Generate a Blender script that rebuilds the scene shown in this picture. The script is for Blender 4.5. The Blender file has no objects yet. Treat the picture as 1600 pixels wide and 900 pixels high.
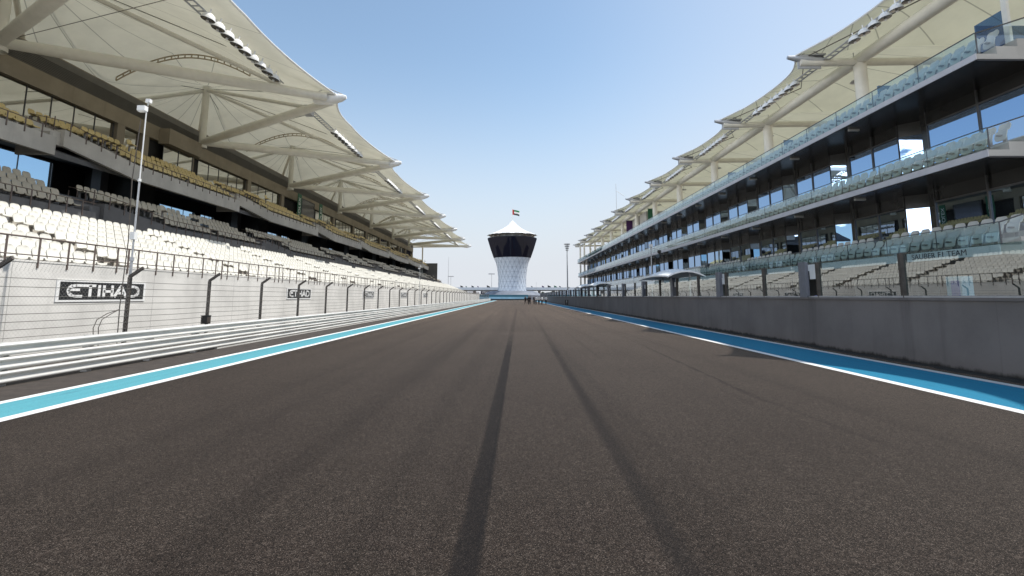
import bpy, bmesh, math, random
from math import sin, cos, pi, sqrt, radians
from mathutils import Vector
random.seed(7)
S = bpy.context.scene
COL = S.collection
F, VX, VY, H = 800.0, 803.0, 463.0, 1.7
TH = math.atan(106.7 / F)
CT, ST = cos(TH), sin(TH)

def P(px, py, X):
    """point of the plane x = X seen at a pixel of the survey photograph"""
    D = X * F / (px - VX)
    zz = (VY - py) / (px - VX) * X * CT
    return Vector((X, (D - ST * zz) / CT, zz + H))

def proj(x, y, z):
    D = y * CT + (z - H) * ST
    if D < 0.5: return None
    return VX + F * x / D, VY - F * (z - H) / (CT * D), D

# ------------------------------------------------------------------ meshes
class MB:
    def __init__(s): s.v, s.f, s.m = [], [], []
    def add(s, vs, fs, mi=0):
        n = len(s.v); s.v += [tuple(p) for p in vs]
        for f in fs: s.f.append(tuple(i + n for i in f)); s.m.append(mi)
    def box(s, x0, x1, y0, y1, z0, z1, mi=0):
        s.hexa([(x0, y0), (x1, y0), (x1, y1), (x0, y1)], z0, z1, mi)
    def hexa(s, xy, z0, z1, mi=0):
        n = len(xy)
        zb = z0 if hasattr(z0, '__len__') else [z0] * n
        zt = z1 if hasattr(z1, '__len__') else [z1] * n
        a = sum(xy[i][0] * xy[(i + 1) % n][1] - xy[(i + 1) % n][0] * xy[i][1] for i in range(n))
        if a < 0: xy = xy[::-1]; zb = zb[::-1]; zt = zt[::-1]
        vs = [(p[0], p[1], zb[i]) for i, p in enumerate(xy)] + [(p[0], p[1], zt[i]) for i, p in enumerate(xy)]
        fs = [tuple(range(n))[::-1], tuple(range(n, 2 * n))] + [(i, (i + 1) % n, n + (i + 1) % n, n + i) for i in range(n)]
        s.add(vs, fs, mi)
    def extr(s, prof, y0, y1, mi=0):
        """closed x,z profile pulled along y"""
        n = len(prof)
        vs = [(p[0], y0, p[1]) for p in prof] + [(p[0], y1, p[1]) for p in prof]
        a = sum(prof[i][0] * prof[(i + 1) % n][1] - prof[(i + 1) % n][0] * prof[i][1] for i in range(n))
        fs = [tuple(range(n)), tuple(range(n, 2 * n))[::-1]] + [((i + 1) % n, i, n + i, n + (i + 1) % n) for i in range(n)]
        if a < 0: fs = [f[::-1] for f in fs]
        s.add(vs, fs, mi)
    def tube(s, pts, r, n=10, mi=0, caps=True):
        pts = [Vector(p) for p in pts]
        rs = r if hasattr(r, '__len__') else [r] * len(pts)
        rings = []
        up = None
        for i, p in enumerate(pts):
            d = (pts[min(i + 1, len(pts) - 1)] - pts[max(i - 1, 0)]).normalized()
            if up is None:
                up = Vector((0, 0, 1)) if abs(d.z) < .9 else Vector((0, 1, 0))
            a = d.cross(up).normalized(); b = a.cross(d).normalized(); up = b
            rings.append([p + a * rs[i] * cos(2 * pi * k / n) + b * rs[i] * sin(2 * pi * k / n) for k in range(n)])
        vs = [q for R in rings for q in R]; fs = []
        for i in range(len(rings) - 1):
            for k in range(n):
                fs.append((i * n + k, i * n + (k + 1) % n, (i + 1) * n + (k + 1) % n, (i + 1) * n + k))
        if caps:
            fs.append(tuple(range(n))[::-1]); fs.append(tuple(range(len(vs) - n, len(vs))))
        s.add(vs, [f[::-1] for f in fs], mi)
    def lathe(s, prof, c=(0, 0, 0), n=24, mi=0, axis='z'):
        vs, fs = [], []
        for r, z in prof:
            for k in range(n):
                a = 2 * pi * k / n
                vs.append((c[0] + r * cos(a), c[1] + r * sin(a), c[2] + z))
        for i in range(len(prof) - 1):
            for k in range(n):
                fs.append((i * n + k, i * n + (k + 1) % n, (i + 1) * n + (k + 1) % n, (i + 1) * n + k))
        s.add(vs, fs, mi)
    def build(s, name, mats, parent=None, smooth=False):
        me = bpy.data.meshes.new(name)
        me.from_pydata(s.v, [], s.f)
        if not isinstance(mats, (list, tuple)): mats = [mats]
        for m in mats: me.materials.append(m)
        if len(mats) > 1: me.polygons.foreach_set('material_index', s.m)
        if smooth:
            me.polygons.foreach_set('use_smooth', [True] * len(me.polygons))
            try: me.set_sharp_from_angle(angle=radians(40))
            except Exception: pass
        me.update()
        return link(name, me, parent)

def link(name, me, parent=None):
    o = bpy.data.objects.new(name, me); COL.objects.link(o)
    if parent is not None: o.parent = parent
    return o
def tag(o, label=None, cat=None, group=None, kind=None):
    if label: o['label'] = label
    if cat: o['category'] = cat
    if group: o['group'] = group
    if kind: o['kind'] = kind
    return o
def thing(name, label, cat, group=None, loc=(0, 0, 0)):
    o = bpy.data.objects.new(name, None); COL.objects.link(o); o.location = loc
    o.empty_display_size = .2
    return tag(o, label, cat, group)
def struct(name, mb, mat):
    return tag(mb.build(name, mat), kind='structure')
def sheet(name, x0, x1, y0, y1, z, mat):
    b = MB(); b.add([(x0, y0, z), (x1, y0, z), (x1, y1, z), (x0, y1, z)], [(0, 1, 2, 3)])
    return struct(name, b, mat)
def copy_thing(o, parent=None):
    c = o.copy(); COL.objects.link(c)
    if parent is not None: c.parent = parent
    for ch in list(o.children): copy_thing(ch, c)
    return c

# ------------------------------------------------------------------ materials
class N:
    """tiny node-building helper"""
    def __init__(s, mat):
        s.t = mat.node_tree; s.t.nodes.clear()
    def n(s, typ, **kw):
        nd = s.t.nodes.new(typ)
        for k, v in kw.items(): setattr(nd, k, v)
        return nd
    def l(s, a, b): s.t.links.new(a, b)
    def val(s, x, inp):
        if isinstance(x, (int, float)): inp.default_value = x
        elif isinstance(x, tuple): inp.default_value = x if len(x) != 3 or inp.type == 'VECTOR' else x + (1,)
        else: s.l(x, inp)
    def math(s, op, a, b=0.0, c=0.0):
        nd = s.n('ShaderNodeMath', operation=op)
        for i, x in enumerate((a, b, c)): s.val(x, nd.inputs[i])
        return nd.outputs[0]
    def step(s, x, e0, e1):
        nd = s.n('ShaderNodeMapRange', interpolation_type='SMOOTHSTEP')
        s.val(x, nd.inputs[0]); nd.inputs[1].default_value = e0; nd.inputs[2].default_value = e1
        return nd.outputs[0]
    def mix(s, f, a, b, blend='MIX'):
        nd = s.n('ShaderNodeMix', data_type='RGBA', blend_type=blend)
        s.val(f, nd.inputs[0]); s.val(a, nd.inputs[6]); s.val(b, nd.inputs[7])
        return nd.outputs[2]
    def noise(s, scale, detail=4, rough=.55, vec=None, sc=(1, 1, 1)):
        if vec is None: vec = s.pos()
        if sc != (1, 1, 1):
            m = s.n('ShaderNodeMapping'); m.inputs['Scale'].default_value = sc; s.l(vec, m.inputs[0]); vec = m.outputs[0]
        nd = s.n('ShaderNodeTexNoise'); s.l(vec, nd.inputs['Vector'])
        nd.inputs['Scale'].default_value = scale; nd.inputs['Detail'].default_value = detail; nd.inputs['Roughness'].default_value = rough
        return nd.outputs[0]
    def pos(s):
        if not hasattr(s, '_p'): s._p = s.n('ShaderNodeNewGeometry').outputs['Position']
        return s._p
    def obj(s): return s.n('ShaderNodeTexCoord').outputs['Object']
    def xyz(s, v=None):
        nd = s.n('ShaderNodeSeparateXYZ'); s.l(v if v is not None else s.pos(), nd.inputs[0]); return nd.outputs
    def bump(s, h, strength=.3, dist=.01):
        nd = s.n('ShaderNodeBump'); nd.inputs['Strength'].default_value = strength; nd.inputs['Distance'].default_value = dist
        s.l(h, nd.inputs['Height']); return nd.outputs[0]
    def pbr(s, col, rough=.6, metal=0.0, normal=None, spec=.5):
        b = s.n('ShaderNodeBsdfPrincipled')
        s.val(col, b.inputs['Base Color']); s.val(rough, b.inputs['Roughness']); s.val(metal, b.inputs['Metallic'])
        b.inputs['Specular IOR Level'].default_value = spec
        if normal is not None: s.l(normal, b.inputs['Normal'])
        return b.outputs[0]
    def out(s, sh):
        o = s.n('ShaderNodeOutputMaterial'); s.l(sh, o.inputs[0])

MATS = {}
def newmat(name):
    m = bpy.data.materials.new(name); m.use_nodes = True; MATS[name] = m
    return m, N(m)
def mul(c, k): return tuple(x * k for x in c)
def plain(name, col, rough=.6, metal=0.0, var=.18, scale=1.5, bump=0.0, bscale=30, stretch=(1, 1, 1), spec=.5):
    m, n = newmat(name)
    f = n.noise(scale, 5, .6, sc=stretch)
    c = n.mix(n.step(f, .3, .7), mul(col, 1 - var), mul(col, 1 + var * .6))
    nm = n.bump(n.noise(bscale, 4), bump, .02) if bump else None
    n.out(n.pbr(c, rough, metal, nm, spec)); return m

def concrete(name, col, streak=.35, rough=.85, panel=0, joint=.55, foot=False):
    m, n = newmat(name)
    big = n.noise(.5, 5, .6); st = n.noise(1.6, 5, .65, sc=(1, 1, .07)); fine = n.noise(14, 5, .7)
    c = n.mix(n.step(big, .3, .7), mul(col, .86), mul(col, 1.1))
    c = n.mix(n.math('MULTIPLY', n.step(st, .5, .78), streak), c, mul(col, .52))
    c = n.mix(n.math('MULTIPLY', n.step(fine, .55, .8), .25), c, mul(col, .6))
    if panel:
        y = n.xyz()[1]
        fr = n.math('ABSOLUTE', n.math('SUBTRACT', n.math('FRACT', n.math('DIVIDE', y, panel)), .5))
        c = n.mix(n.math('MULTIPLY', n.math('LESS_THAN', fr, .012 / panel), joint), c, mul(col, .3))
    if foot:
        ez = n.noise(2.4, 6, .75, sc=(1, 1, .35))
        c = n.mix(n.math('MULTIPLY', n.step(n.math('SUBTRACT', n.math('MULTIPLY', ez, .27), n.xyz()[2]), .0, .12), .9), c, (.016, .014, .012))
    n.out(n.pbr(c, rough, 0, n.bump(fine, .25, .01), .3)); return m

# asphalt of the straight: aggregate, rolled lanes, rubber marks left by tyres
m, n = newmat('track_asphalt'); x, y, z = n.xyz()
g1 = n.noise(52, 4, .72); g2 = n.noise(120, 2, .6); bigv = n.noise(.35, 5, .6); lane = n.noise(1.1, 4, .6, sc=(1, .012, 1))
def cells(scale):
    v = n.n('ShaderNodeTexVoronoi'); v.inputs['Scale'].default_value = scale; n.l(n.pos(), v.inputs['Vector'])
    q = n.n('ShaderNodeSeparateColor'); n.l(v.outputs['Color'], q.inputs[0]); return q.outputs[0], v.outputs['Distance']
v1, d1 = cells(125); v2, d2 = cells(210); v3, d3 = cells(34)
c = n.mix(v1, (.0070, .0053, .0042), (.0500, .0372, .0290))
c = n.mix(n.math('MULTIPLY', n.step(v3, .90, .97), .35), c, (.10, .08, .066))
c = n.mix(n.step(g1, .3, .7), n.mix(1.0, c, (.62, .61, .60), 'MULTIPLY'), n.mix(1.0, c, (1.3, 1.3, 1.3), 'MULTIPLY'))
c = n.mix(n.math('MULTIPLY', n.step(v2, .91, .96), .6), c, (.22, .18, .15))
c = n.mix(n.math('MULTIPLY', n.step(v2, .22, .12), .7), c, (.010, .009, .008))
grazing_lift = n.step(n.math('ADD', y, n.math('MULTIPLY', bigv, 9.0)), 5.0, 60.0)  # grazing-view brightening painted into the base colour, lighter with distance
c = n.mix(grazing_lift, c, n.mix(1.0, c, (2.75, 2.68, 2.6), 'MULTIPLY'))
c = n.mix(n.step(bigv, .3, .72), c, n.mix(1.0, c, (.80, .79, .79), 'MULTIPLY'))
c = n.mix(n.math('MULTIPLY', n.step(lane, .46, .66), .68), c, n.mix(1.0, c, (.66, .65, .65), 'MULTIPLY'))
acc = 1.0
def skid(a, b, w, soft, y0, y1, amt, hole=.25):
    global c, acc
    d = n.math('ABSOLUTE', n.math('SUBTRACT', x, n.math('ADD', n.math('MULTIPLY', y, b), a)))
    f = n.step(d, w + soft, w - soft)
    f = n.math('MULTIPLY', f, n.math('MULTIPLY', n.step(y, y1 + 5, y1 - 5), n.step(y, y0 - .5, y0 + .8)))
    br = n.noise(5, 4, .7, sc=(3, .25, 1))
    f = n.math('MULTIPLY', f, n.step(br, hole, hole + .3))
    c = n.mix(n.math('MULTIPLY', f, amt), c, (.0075, .0068, .0070))
    acc = n.math('MULTIPLY', acc, n.math('SUBTRACT', 1.0, n.math('MULTIPLY', f, amt)))
skid(-.345, .0102, .085, .03, -30, 19, .72, .14)
skid(-.27, .0102, .022, .012, -30, 19, .5, .3)
skid(-.43, .0102, .015, .012, -30, 19, .4, .36)
skid(-.35, .0102, .10, .05, 15, 70, .34)
skid(1.03, .0170, .085, .06, -30, 17, .50, .16)
skid(1.15, .0170, .02, .02, -30, 17, .25, .35)
skid(1.03, .0170, .08, .06, 15, 45, .22)
skid(3.76, .0400, .055, .03, 8.6, 20, .45, .32)
skid(4.6, -.05, .05, .03, 6, 9, .30)
skid(2.2, .013, .05, .04, 14, 60, .16); skid(-1.9, -.004, .16, .1, 10, 90, .12); skid(5.6, -.02, .06, .04, 17, 50, .18)
skid(.4, .0, 1.6, 1.2, 25, 210, .16)
h = n.math('SUBTRACT', n.math('MULTIPLY', v1, .6), n.math('MULTIPLY', d1, .8))
sh_ = n.pbr(c, .85, 0, n.bump(h, .35, .006), .12)
pb_ = sh_.node; n.l(n.math('MULTIPLY', acc, n.math('MULTIPLY_ADD', v1, .10, .03)), pb_.inputs['Sheen Weight']); pb_.inputs['Sheen Roughness'].default_value = .27; pb_.inputs['Sheen Tint'].default_value = (1, .88, .78, 1)
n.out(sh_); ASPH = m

def paint(name, col, worn=.35):
    m, n = newmat(name)
    g = n.noise(80, 3, .6); w = n.noise(2.2, 6, .7, sc=(1, .35, 1)); t = n.noise(1.4, 4, .6, sc=(2.5, .02, 1))
    c = n.mix(n.step(g, .35, .65), mul(col, .80), mul(col, 1.08))
    c = n.mix(n.math('MULTIPLY', n.step(t, .48, .70), worn * .8), c, mul(col, .55))
    e = n.noise(6, 5, .7, sc=(2.2, .05, 1))
    c = n.mix(n.math('MULTIPLY', n.step(e, .60, .72), worn * .6), c, (.10, .10, .10))
    c = n.mix(n.math('MULTIPLY', n.step(w, .58, .78), worn), c, mul(col, .42))
    c = n.mix(n.math('MULTIPLY', n.step(g, .36, .26), .5), c, mul(col, .25))
    n.out(n.pbr(c, .7, 0, n.bump(g, .35, .01), .2)); return m
BLUE = paint('blue_paint', (.10, .35, .415), .5)
BLUE2 = paint('deep_blue_paint', (.008, .19, .32), .3)
WHITE = paint('white_paint', (.80, .80, .78), .22)
WHITE2 = paint('worn_white_paint', (.62, .61, .58), .5)
APRON = plain('apron_asphalt', (.052, .041, .034), .85, 0, .3, 4, .4, 60)
PITASPH = plain('pit_lane_asphalt', (.07, .068, .066), .8, 0, .2, 1.2, .3, 50)
SAND = plain('sandy_ground', (.36, .30, .22), .95, 0, .2, .05, .2, 8)
WALL = concrete('pale_wall', (.66, .645, .615), .25, panel=5.6)
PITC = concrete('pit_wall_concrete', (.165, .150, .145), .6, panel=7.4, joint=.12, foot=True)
CONC = concrete('stand_concrete', (.50, .48, .445), .3)
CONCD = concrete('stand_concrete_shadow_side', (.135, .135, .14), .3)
TREAD = concrete('terrace_concrete', (.56, .53, .48), .3)
BROWN = concrete('brown_precast', (.30, .26, .20), .3)
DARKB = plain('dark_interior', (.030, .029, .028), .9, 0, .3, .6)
LOUV = plain('louvre_metal', (.16, .15, .135), .6, .2, .1)
STEELD = plain('dark_post_steel', (.070, .058, .050), .55, .2, .3, 6)
STEELB = plain('brown_rail_steel', (.15, .115, .10), .5, .3, .25, 6)
STEELP = plain('painted_pipe', (.74, .72, .65), .45, 0, .06, 1.5)
STEELW = plain('white_steel', (.80, .80, .79), .35, 0, .05, 2)
STEELG = plain('grey_steel', (.42, .43, .45), .4, .3, .12, 3)
STEELM = plain('blue_grey_steel', (.15, .16, .19), .5, .2, .12, 3)
CABLE = plain('steel_cable', (.17, .16, .14), .5, .4, .1)
m, n = newmat('galvanised_rail')
gg = n.noise(2.2, 5, .6, sc=(1, .2, 1)); sp = n.noise(9, 5, .7, sc=(1, .3, 1))
c = n.mix(n.step(gg, .3, .7), (.60, .595, .575), (.76, .75, .72)); c = n.mix(n.math('MULTIPLY', n.step(sp, .58, .75), .45), c, (.33, .30, .27))
n.out(n.pbr(c, .5, .30, n.bump(sp, .06, .01), .4)); GALV = m
WSEAT = plain('white_seat_plastic', (.67, .655, .60), .45, 0, .08, .7)
TSEAT = plain('shade_toned_seat_plastic', (.46, .41, .32), .45, 0, .12, .7)  # white seats toned tan, the roof's shade put into their colour
YSEAT = plain('yellow_seat_plastic', (.62, .49, .22), .45, 0, .10, .7)
GSEAT = plain('grey_seat_plastic', (.56, .55, .51), .45, 0, .10, .7)
SEATLEG = plain('seat_bracket_steel', (.22, .21, .20), .5, .3)

def membrane(name, col, tr, cx, px_):
    """PTFE fabric: reflects and passes sunlight, with thin welded seams"""
    m, n = newmat(name)
    o = n.xyz(n.obj())
    ang = n.math('ARCTAN2', o[1], n.math('ADD', o[0], cx))
    fr = n.math('ABSOLUTE', n.math('SUBTRACT', n.math('FRACT', n.math('MULTIPLY', ang, px_)), .5))
    rad = n.math('SQRT', n.math('ADD', n.math('POWER', o[1], 2.0), n.math('POWER', n.math('ADD', o[0], cx), 2.0)))
    seam = n.math('LESS_THAN', n.math('MULTIPLY', fr, n.math('DIVIDE', rad, px_)), .028)
    d = n.noise(.5, 5, .6); sm = n.noise(.9, 4, .6, sc=(.15, 1, 1))
    c = n.mix(n.step(d, .3, .7), mul(col, .93), mul(col, 1.03))
    c = n.mix(n.math('MULTIPLY', n.step(sm, .52, .75), .18), c, mul(col, .72))
    c = n.mix(n.math('MULTIPLY', seam, .7), c, mul(col, .40))
    dif = n.n('ShaderNodeBsdfDiffuse'); tra = n.n('ShaderNodeBsdfTranslucent')
    n.l(c, dif.inputs[0]); n.l(n.mix(1.0, c, (1.0, 1.0, .90), 'MULTIPLY'), tra.inputs[0])
    mx = n.n('ShaderNodeMixShader'); mx.inputs[0].default_value = tr
    n.l(dif.outputs[0], mx.inputs[1]); n.l(tra.outputs[0], mx.inputs[2]); n.out(mx.outputs[0]); return m
MEML = membrane('canopy_fabric', (.85, .83, .745), .15, 0.0, 3.6)
MEMR = membrane('pit_canopy_fabric', (.78, .78, .67), .18, 6.0, 4.2)
FABW = plain('white_fabric', (.88, .88, .87), .6, 0, .05, .6)

def glass(name, tint, refl, rough=0.0, fres=1.45):
    m, n = newmat(name)
    fr = n.n('ShaderNodeFresnel'); fr.inputs[0].default_value = fres
    bf = n.n('ShaderNodeNewGeometry').outputs['Backfacing']
    f = n.math('MULTIPLY', n.math('MINIMUM', n.math('ADD', fr.outputs[0], refl), 1.0), n.math('SUBTRACT', 1.0, bf))
    tr = n.n('ShaderNodeBsdfTransparent'); tr.inputs[0].default_value = tint + (1,)
    gl = n.n('ShaderNodeBsdfGlossy'); gl.inputs['Roughness'].default_value = rough; gl.inputs[0].default_value = (.92, .96, 1, 1)
    mx = n.n('ShaderNodeMixShader'); n.l(f, mx.inputs[0]); n.l(tr.outputs[0], mx.inputs[1]); n.l(gl.outputs[0], mx.inputs[2])
    n.out(mx.outputs[0]); return m
PITGLASS = glass('screen_glass', (.74, .85, .85), .18)
BALGLASS = glass('green_balustrade_glass', (.87, .945, .945), .09)
SKYGLASS = glass('pale_blue_glass', (.70, .80, .90), .03)
BLUEGL = glass('blue_glass', (.30, .42, .60), .05)
def mirror(name, dark, refl, tint=(.9, .95, 1.0)):
    m, n = newmat(name)
    wav = n.noise(.6, 2, .5)
    gl = n.n('ShaderNodeBsdfGlossy'); gl.inputs['Roughness'].default_value = .004; gl.inputs[0].default_value = tint + (1,)
    n.l(n.bump(wav, .06, .02), gl.inputs['Normal'])
    df = n.n('ShaderNodeBsdfDiffuse'); df.inputs[0].default_value = dark + (1,)
    mx = n.n('ShaderNodeMixShader'); mx.inputs[0].default_value = refl
    n.l(df.outputs[0], mx.inputs[1]); n.l(gl.outputs[0], mx.inputs[2]); n.out(mx.outputs[0]); return m
WIN = mirror('coated_window_glass', (.010, .012, .015), .66, (.50, .68, .96))
WINL = mirror('grey_window_glass', (.02, .022, .022), .58, (.95, .95, .92))
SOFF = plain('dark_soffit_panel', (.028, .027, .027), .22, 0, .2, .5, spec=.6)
FASC = plain('grey_fascia_metal', (.62, .60, .62), .45, .1, .08)
FRAME = plain('window_frame', (.11, .11, .115), .45, .3)
BOARD = plain('white_name_board', (.74, .76, .77), .5, 0, .05)
BLACK = plain('black_panel', (.012, .012, .013), .45, 0, .2)
LAMP = plain('lamp_glass', (.09, .09, .10), .12, .4, .1)
GREEN = plain('green_banner_cloth', (.012, .11, .055), .6, 0, .1)
PURPLE = plain('purple_banner_cloth', (.05, .008, .085), .6, 0, .2)
INK = plain('dark_lettering', (.03, .035, .05), .6, 0, .05)
LET = plain('white_lettering', (.80, .80, .79), .5, 0, .04)
SKIN = plain('skin', (.42, .26, .18), .6); HAIR = plain('dark_hair', (.02, .015, .012), .6)
SHIRTW = plain('white_shirt', (.78, .78, .78), .8); SHIRTD = plain('dark_shirt', (.02, .02, .026), .8); TROUS = plain('dark_trousers', (.018, .018, .022), .8)
TOWERW = plain('tower_cladding', (.56, .63, .72), .45, 0, .05, .3)
TOWERD = mirror('tower_dark_glass', (.006, .007, .016), .03, (.8, .85, 1))
LATT = plain('lattice_bar', (.30, .35, .43), .5, .2, .05)
LEAF = plain('tree_leaf', (.055, .085, .035), .7, 0, .5, 1.2); BARK = plain('bark', (.12, .09, .06), .9)
RED = plain('red_cloth', (.5, .03, .03), .7); FGREEN = plain('flag_green', (.01, .2, .06), .7); ORANGE = plain('rusty_orange', (.35, .10, .05), .7)
BARR = plain('pale_blue_barrier', (.28, .52, .68), .6, 0, .15, .4)
BARRD = plain('teal_barrier', (.03, .13, .18), .6, 0, .15, .4)
MOSS = plain('black_moss', (.013, .012, .010), .95, 0, .6, 5, .6, 60)

# chain link
m, n = newmat('chain_link_wire'); x, y, z = n.xyz()
def wires(a):
    fr = n.math('ABSOLUTE', n.math('SUBTRACT', n.math('FRACT', n.math('DIVIDE', a, .095)), .5))
    return n.math('LESS_THAN', fr, .021)
k = n.math('MAXIMUM', wires(n.math('ADD', y, z)), wires(n.math('SUBTRACT', y, z)))
tr = n.n('ShaderNodeBsdfTransparent'); mx = n.n('ShaderNodeMixShader')
n.l(k, mx.inputs[0]); n.l(tr.outputs[0], mx.inputs[1]); n.l(n.pbr((.40, .39, .37), .5, .4), mx.inputs[2]); n.out(mx.outputs[0]); MESHW = m

# ------------------------------------------------------------------ setting: ground and track
sheet('ground', -2500, 2500, -600, 5000, -.06, SAND)
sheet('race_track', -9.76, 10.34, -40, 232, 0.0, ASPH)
sheet('pit_lane', 10.34, 40, -40, 232, -.004, PITASPH)
sheet('service_road', -40, -9.76, -40, 232, -.004, APRON)
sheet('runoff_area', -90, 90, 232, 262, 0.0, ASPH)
sheet('left_blue_strip', -8.17, -7.22, -40, 215, .004, BLUE)
sheet('left_track_line', -7.22, -7.00, -40, 216, .004, WHITE)
sheet('left_outer_line', -8.36, -8.17, -40, 216, .004, WHITE)
sheet('left_verge', -9.74, -8.36, -40, 216, .004, APRON)
sheet('right_blue_strip', 7.64, 9.47, -40, 205, .004, BLUE2)
sheet('right_track_line', 7.42, 7.64, -40, 206, .004, WHITE)
sheet('right_outer_line', 9.47, 9.70, -40, 205, .004, WHITE2)
b = MB(); b.box(-9.72, -9.64, 17, 214, .005, .05); struct('kerb_edge', b, WHITE2)
# dirt and moss along the foot of the pit wall
b = MB(); yy = -10.0
vs, fs = [], []; i = 0
while yy < 120:
    w = .24 + .05 * sin(yy * 1.3) + .04 * sin(yy * 3.7 + 1) + .10 * random.random(); hgt = .006 + .02 * random.random() ** 2
    vs += [(10.30 - w, yy, .0045), (10.30 - w * .55, yy + .03, .012 + hgt * .35), (10.30 - .03, yy, .02 + hgt)]
    if i: a = 3 * (i - 1); fs += [(a, a + 1, a + 4, a + 3), (a + 1, a + 2, a + 5, a + 4)]
    i += 1; yy += .03 + .04 * random.random() + max(0, yy) * .003
b.add(vs, [f[::-1] for f in fs]); tag(b.build('moss', MOSS), 'black moss and dirt along the foot of the pit wall', 'moss', kind='stuff')

# ------------------------------------------------------------------ left guardrail, fence
YE = 214.0
t = thing('guardrail', 'triple steel guardrail with white lit ridges along the left of the track', 'guardrail')
for k in range(3):
    z0 = .055 + k * .262
    pr = [(.0, .240), (.05, .236), (.082, .218), (.092, .200), (.088, .184), (.06, .172), (.014, .162), (.010, .150), (.010, .096), (.016, .086), (.070, .072), (.090, .056), (.092, .036), (.080, .018), (.045, .004), (.0, .0)]
    prof = [(-9.72 + a, z0 + c_) for a, c_ in pr]
    prof += [(p[0] - .006, p[1]) for p in prof[::-1]]
    b = MB(); y0 = -30.0; j = 0
    while y0 < YE:
        b.extr([(p[0] + (.004 if j % 2 else 0), p[1]) for p in prof], y0, min(y0 + 4.06, YE)); y0 += 4.0; j += 1
    b.build('rail', GALV, t, True)
b0 = MB(); b0.box(-9.90, -9.735, 0, .12, .0, .82); pm = b0.build('post', GALV, t); pm.location.y = -28
for k in range(1, 99):
    o = pm.copy(); COL.objects.link(o); o.parent = t; o.location.y = -28 + 2.0 * k + (0.0 if k < 40 else (k - 40) * .5)
    if o.location.y > YE - 1: COL.objects.unlink(o); bpy.data.objects.remove(o); break

t = thing('debris_fence', 'chain link debris fence with bent dark posts behind the left guardrail', 'fence')
b = MB(); fx = -10.26
b.add([(fx, -12, .6), (fx, YE, .6), (fx, YE, 2.23), (fx, -12, 2.23), (fx + .30, YE, 2.44), (fx + .30, -12, 2.44)], [(0, 1, 2, 3), (3, 2, 4, 5)])
b.build('mesh_panel', MESHW, t)
FY0 = P(195, 518, -10.3).y
b = MB()
pth = [(-10.335, 0), (-10.268, 0), (-10.268, 2.20), (-9.945, 2.43), (-9.985, 2.495), (-10.335, 2.255)]
b.extr(pth, -.024, .024); b.box(-10.342, -10.26, -.034, -.0245, 0, 2.2); b.box(-10.342, -10.26, .0245, .034, 0, 2.2)
post = b.build('post', STEELD, t); post.location.y = FY0 - 3.63 * 3
kk = -3
while True:
    kk += 1
    if FY0 + 3.63 * kk > YE - 2: break
    o = post.copy(); COL.objects.link(o); o.parent = t; o.location.y = FY0 + 3.63 * kk
for zc in (.86, 1.02, 1.18, 1.34, 1.52, 1.70, 1.90, 2.08):
    b = MB(); pts = []
    y0 = FY0 - 3.63 * 6
    while y0 < YE:
        pts += [(fx + .012, y0, zc), (fx + .012, y0 + 1.8, zc - .012)]; y0 += 3.63
    b.tube(pts, .006 if zc < 1 else .007, 5); b.build('cable', CABLE, t)
# cable box and cables on the fence posts
t = thing('junction_box', 'small black junction box at the foot of the second fence post', 'junction box')
b = MB(); yb = FY0 + 3.63; b.box(-10.30, -10.12, yb - .33, yb - .08, .80, 1.06); b.box(-10.31, -10.11, yb - .34, yb - .07, 1.06, 1.075); b.build('box_case', BLACK, t)
b = MB(); b.box(-10.119, -10.112, yb - .30, yb - .11, .84, 1.02); b.build('box_door', STEELD, t)
t = thing('loose_cable', 'two thin dark cables looping down beside the nearest bent fence post', 'cable')
for dx in (0, .16):
    b = MB(); a = FY0 - .1
    b.tube([(-10.42, a, 1.36), (-10.42, a - .25 - dx, 1.26), (-10.42, a - .55 - dx, 1.12), (-10.42, a - .64 - dx, .92), (-10.42, a - .6 - dx, .6), (-10.42, a - .55 - dx, 0)], .010, 6); b.build('cable_run', STEELD, t)
tag(t, None, None)
# ------------------------------------------------------------------ ETIHAD signs
WX = -13.7
def stroke_letter(b, strokes, ox, w, h, t, place):
    for s in strokes:
        for (a, c_) in zip(s[:-1], s[1:]):
            ax, az, bx, bz = a[0] * w, a[1] * h, c_[0] * w, c_[1] * h
            dx, dz = bx - ax, bz - az; L = sqrt(dx * dx + dz * dz) or 1
            tt = t * .5 * (1.0 if abs(dz) < abs(dx) * .4 else 1.35)
            nx, nz = -dz / L * tt, dx / L * tt; ex, ez = dx / L * t * .18, dz / L * t * .18
            q = [(ax - ex + nx, az - ez + nz), (ax - ex - nx, az - ez - nz), (bx + ex - nx, bz + ez - nz), (bx + ex + nx, bz + ez + nz)]
            vs = [place(ox + p[0], p[1], 0) for p in q] + [place(ox + p[0], p[1], 1) for p in q]
            b.add(vs, [(0, 1, 2, 3), (7, 6, 5, 4), (0, 4, 5, 1), (1, 5, 6, 2), (2, 6, 7, 3), (3, 7, 4, 0)])
arcE = [(.98, .97), (.55, .97), (.25, .9), (.07, .72), (.0, .5), (.07, .28), (.25, .1), (.5, .03), (1.0, .03)]
GL = [([arcE, [(.12, .60), (.80, .60)]], 1.15), ([[(-.12, .97), (1.0, .97)], [(.52, .97), (.52, 0)]], .95), ([[(.5, 1), (.5, 0)]], .34),
      ([[(.1, 1), (.1, 0)], [(.1, .48), (.92, .48)], [(.92, 1), (.92, 0)]], .95),
      ([[(.0, 0), (.52, 1)], [(.52, 1), (1.0, 0)], [(.3, .33), (.8, .33)]], 1.15),
      ([[(.08, 1), (.08, 0)], [(.08, .97), (.6, .97), (.85, .86), (1, .66), (1, .34), (.85, .14), (.6, .03), (.08, .03)]], 1.1)]
SGY0, SGL, SGP = 15.27, 3.73, 15.53
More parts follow.
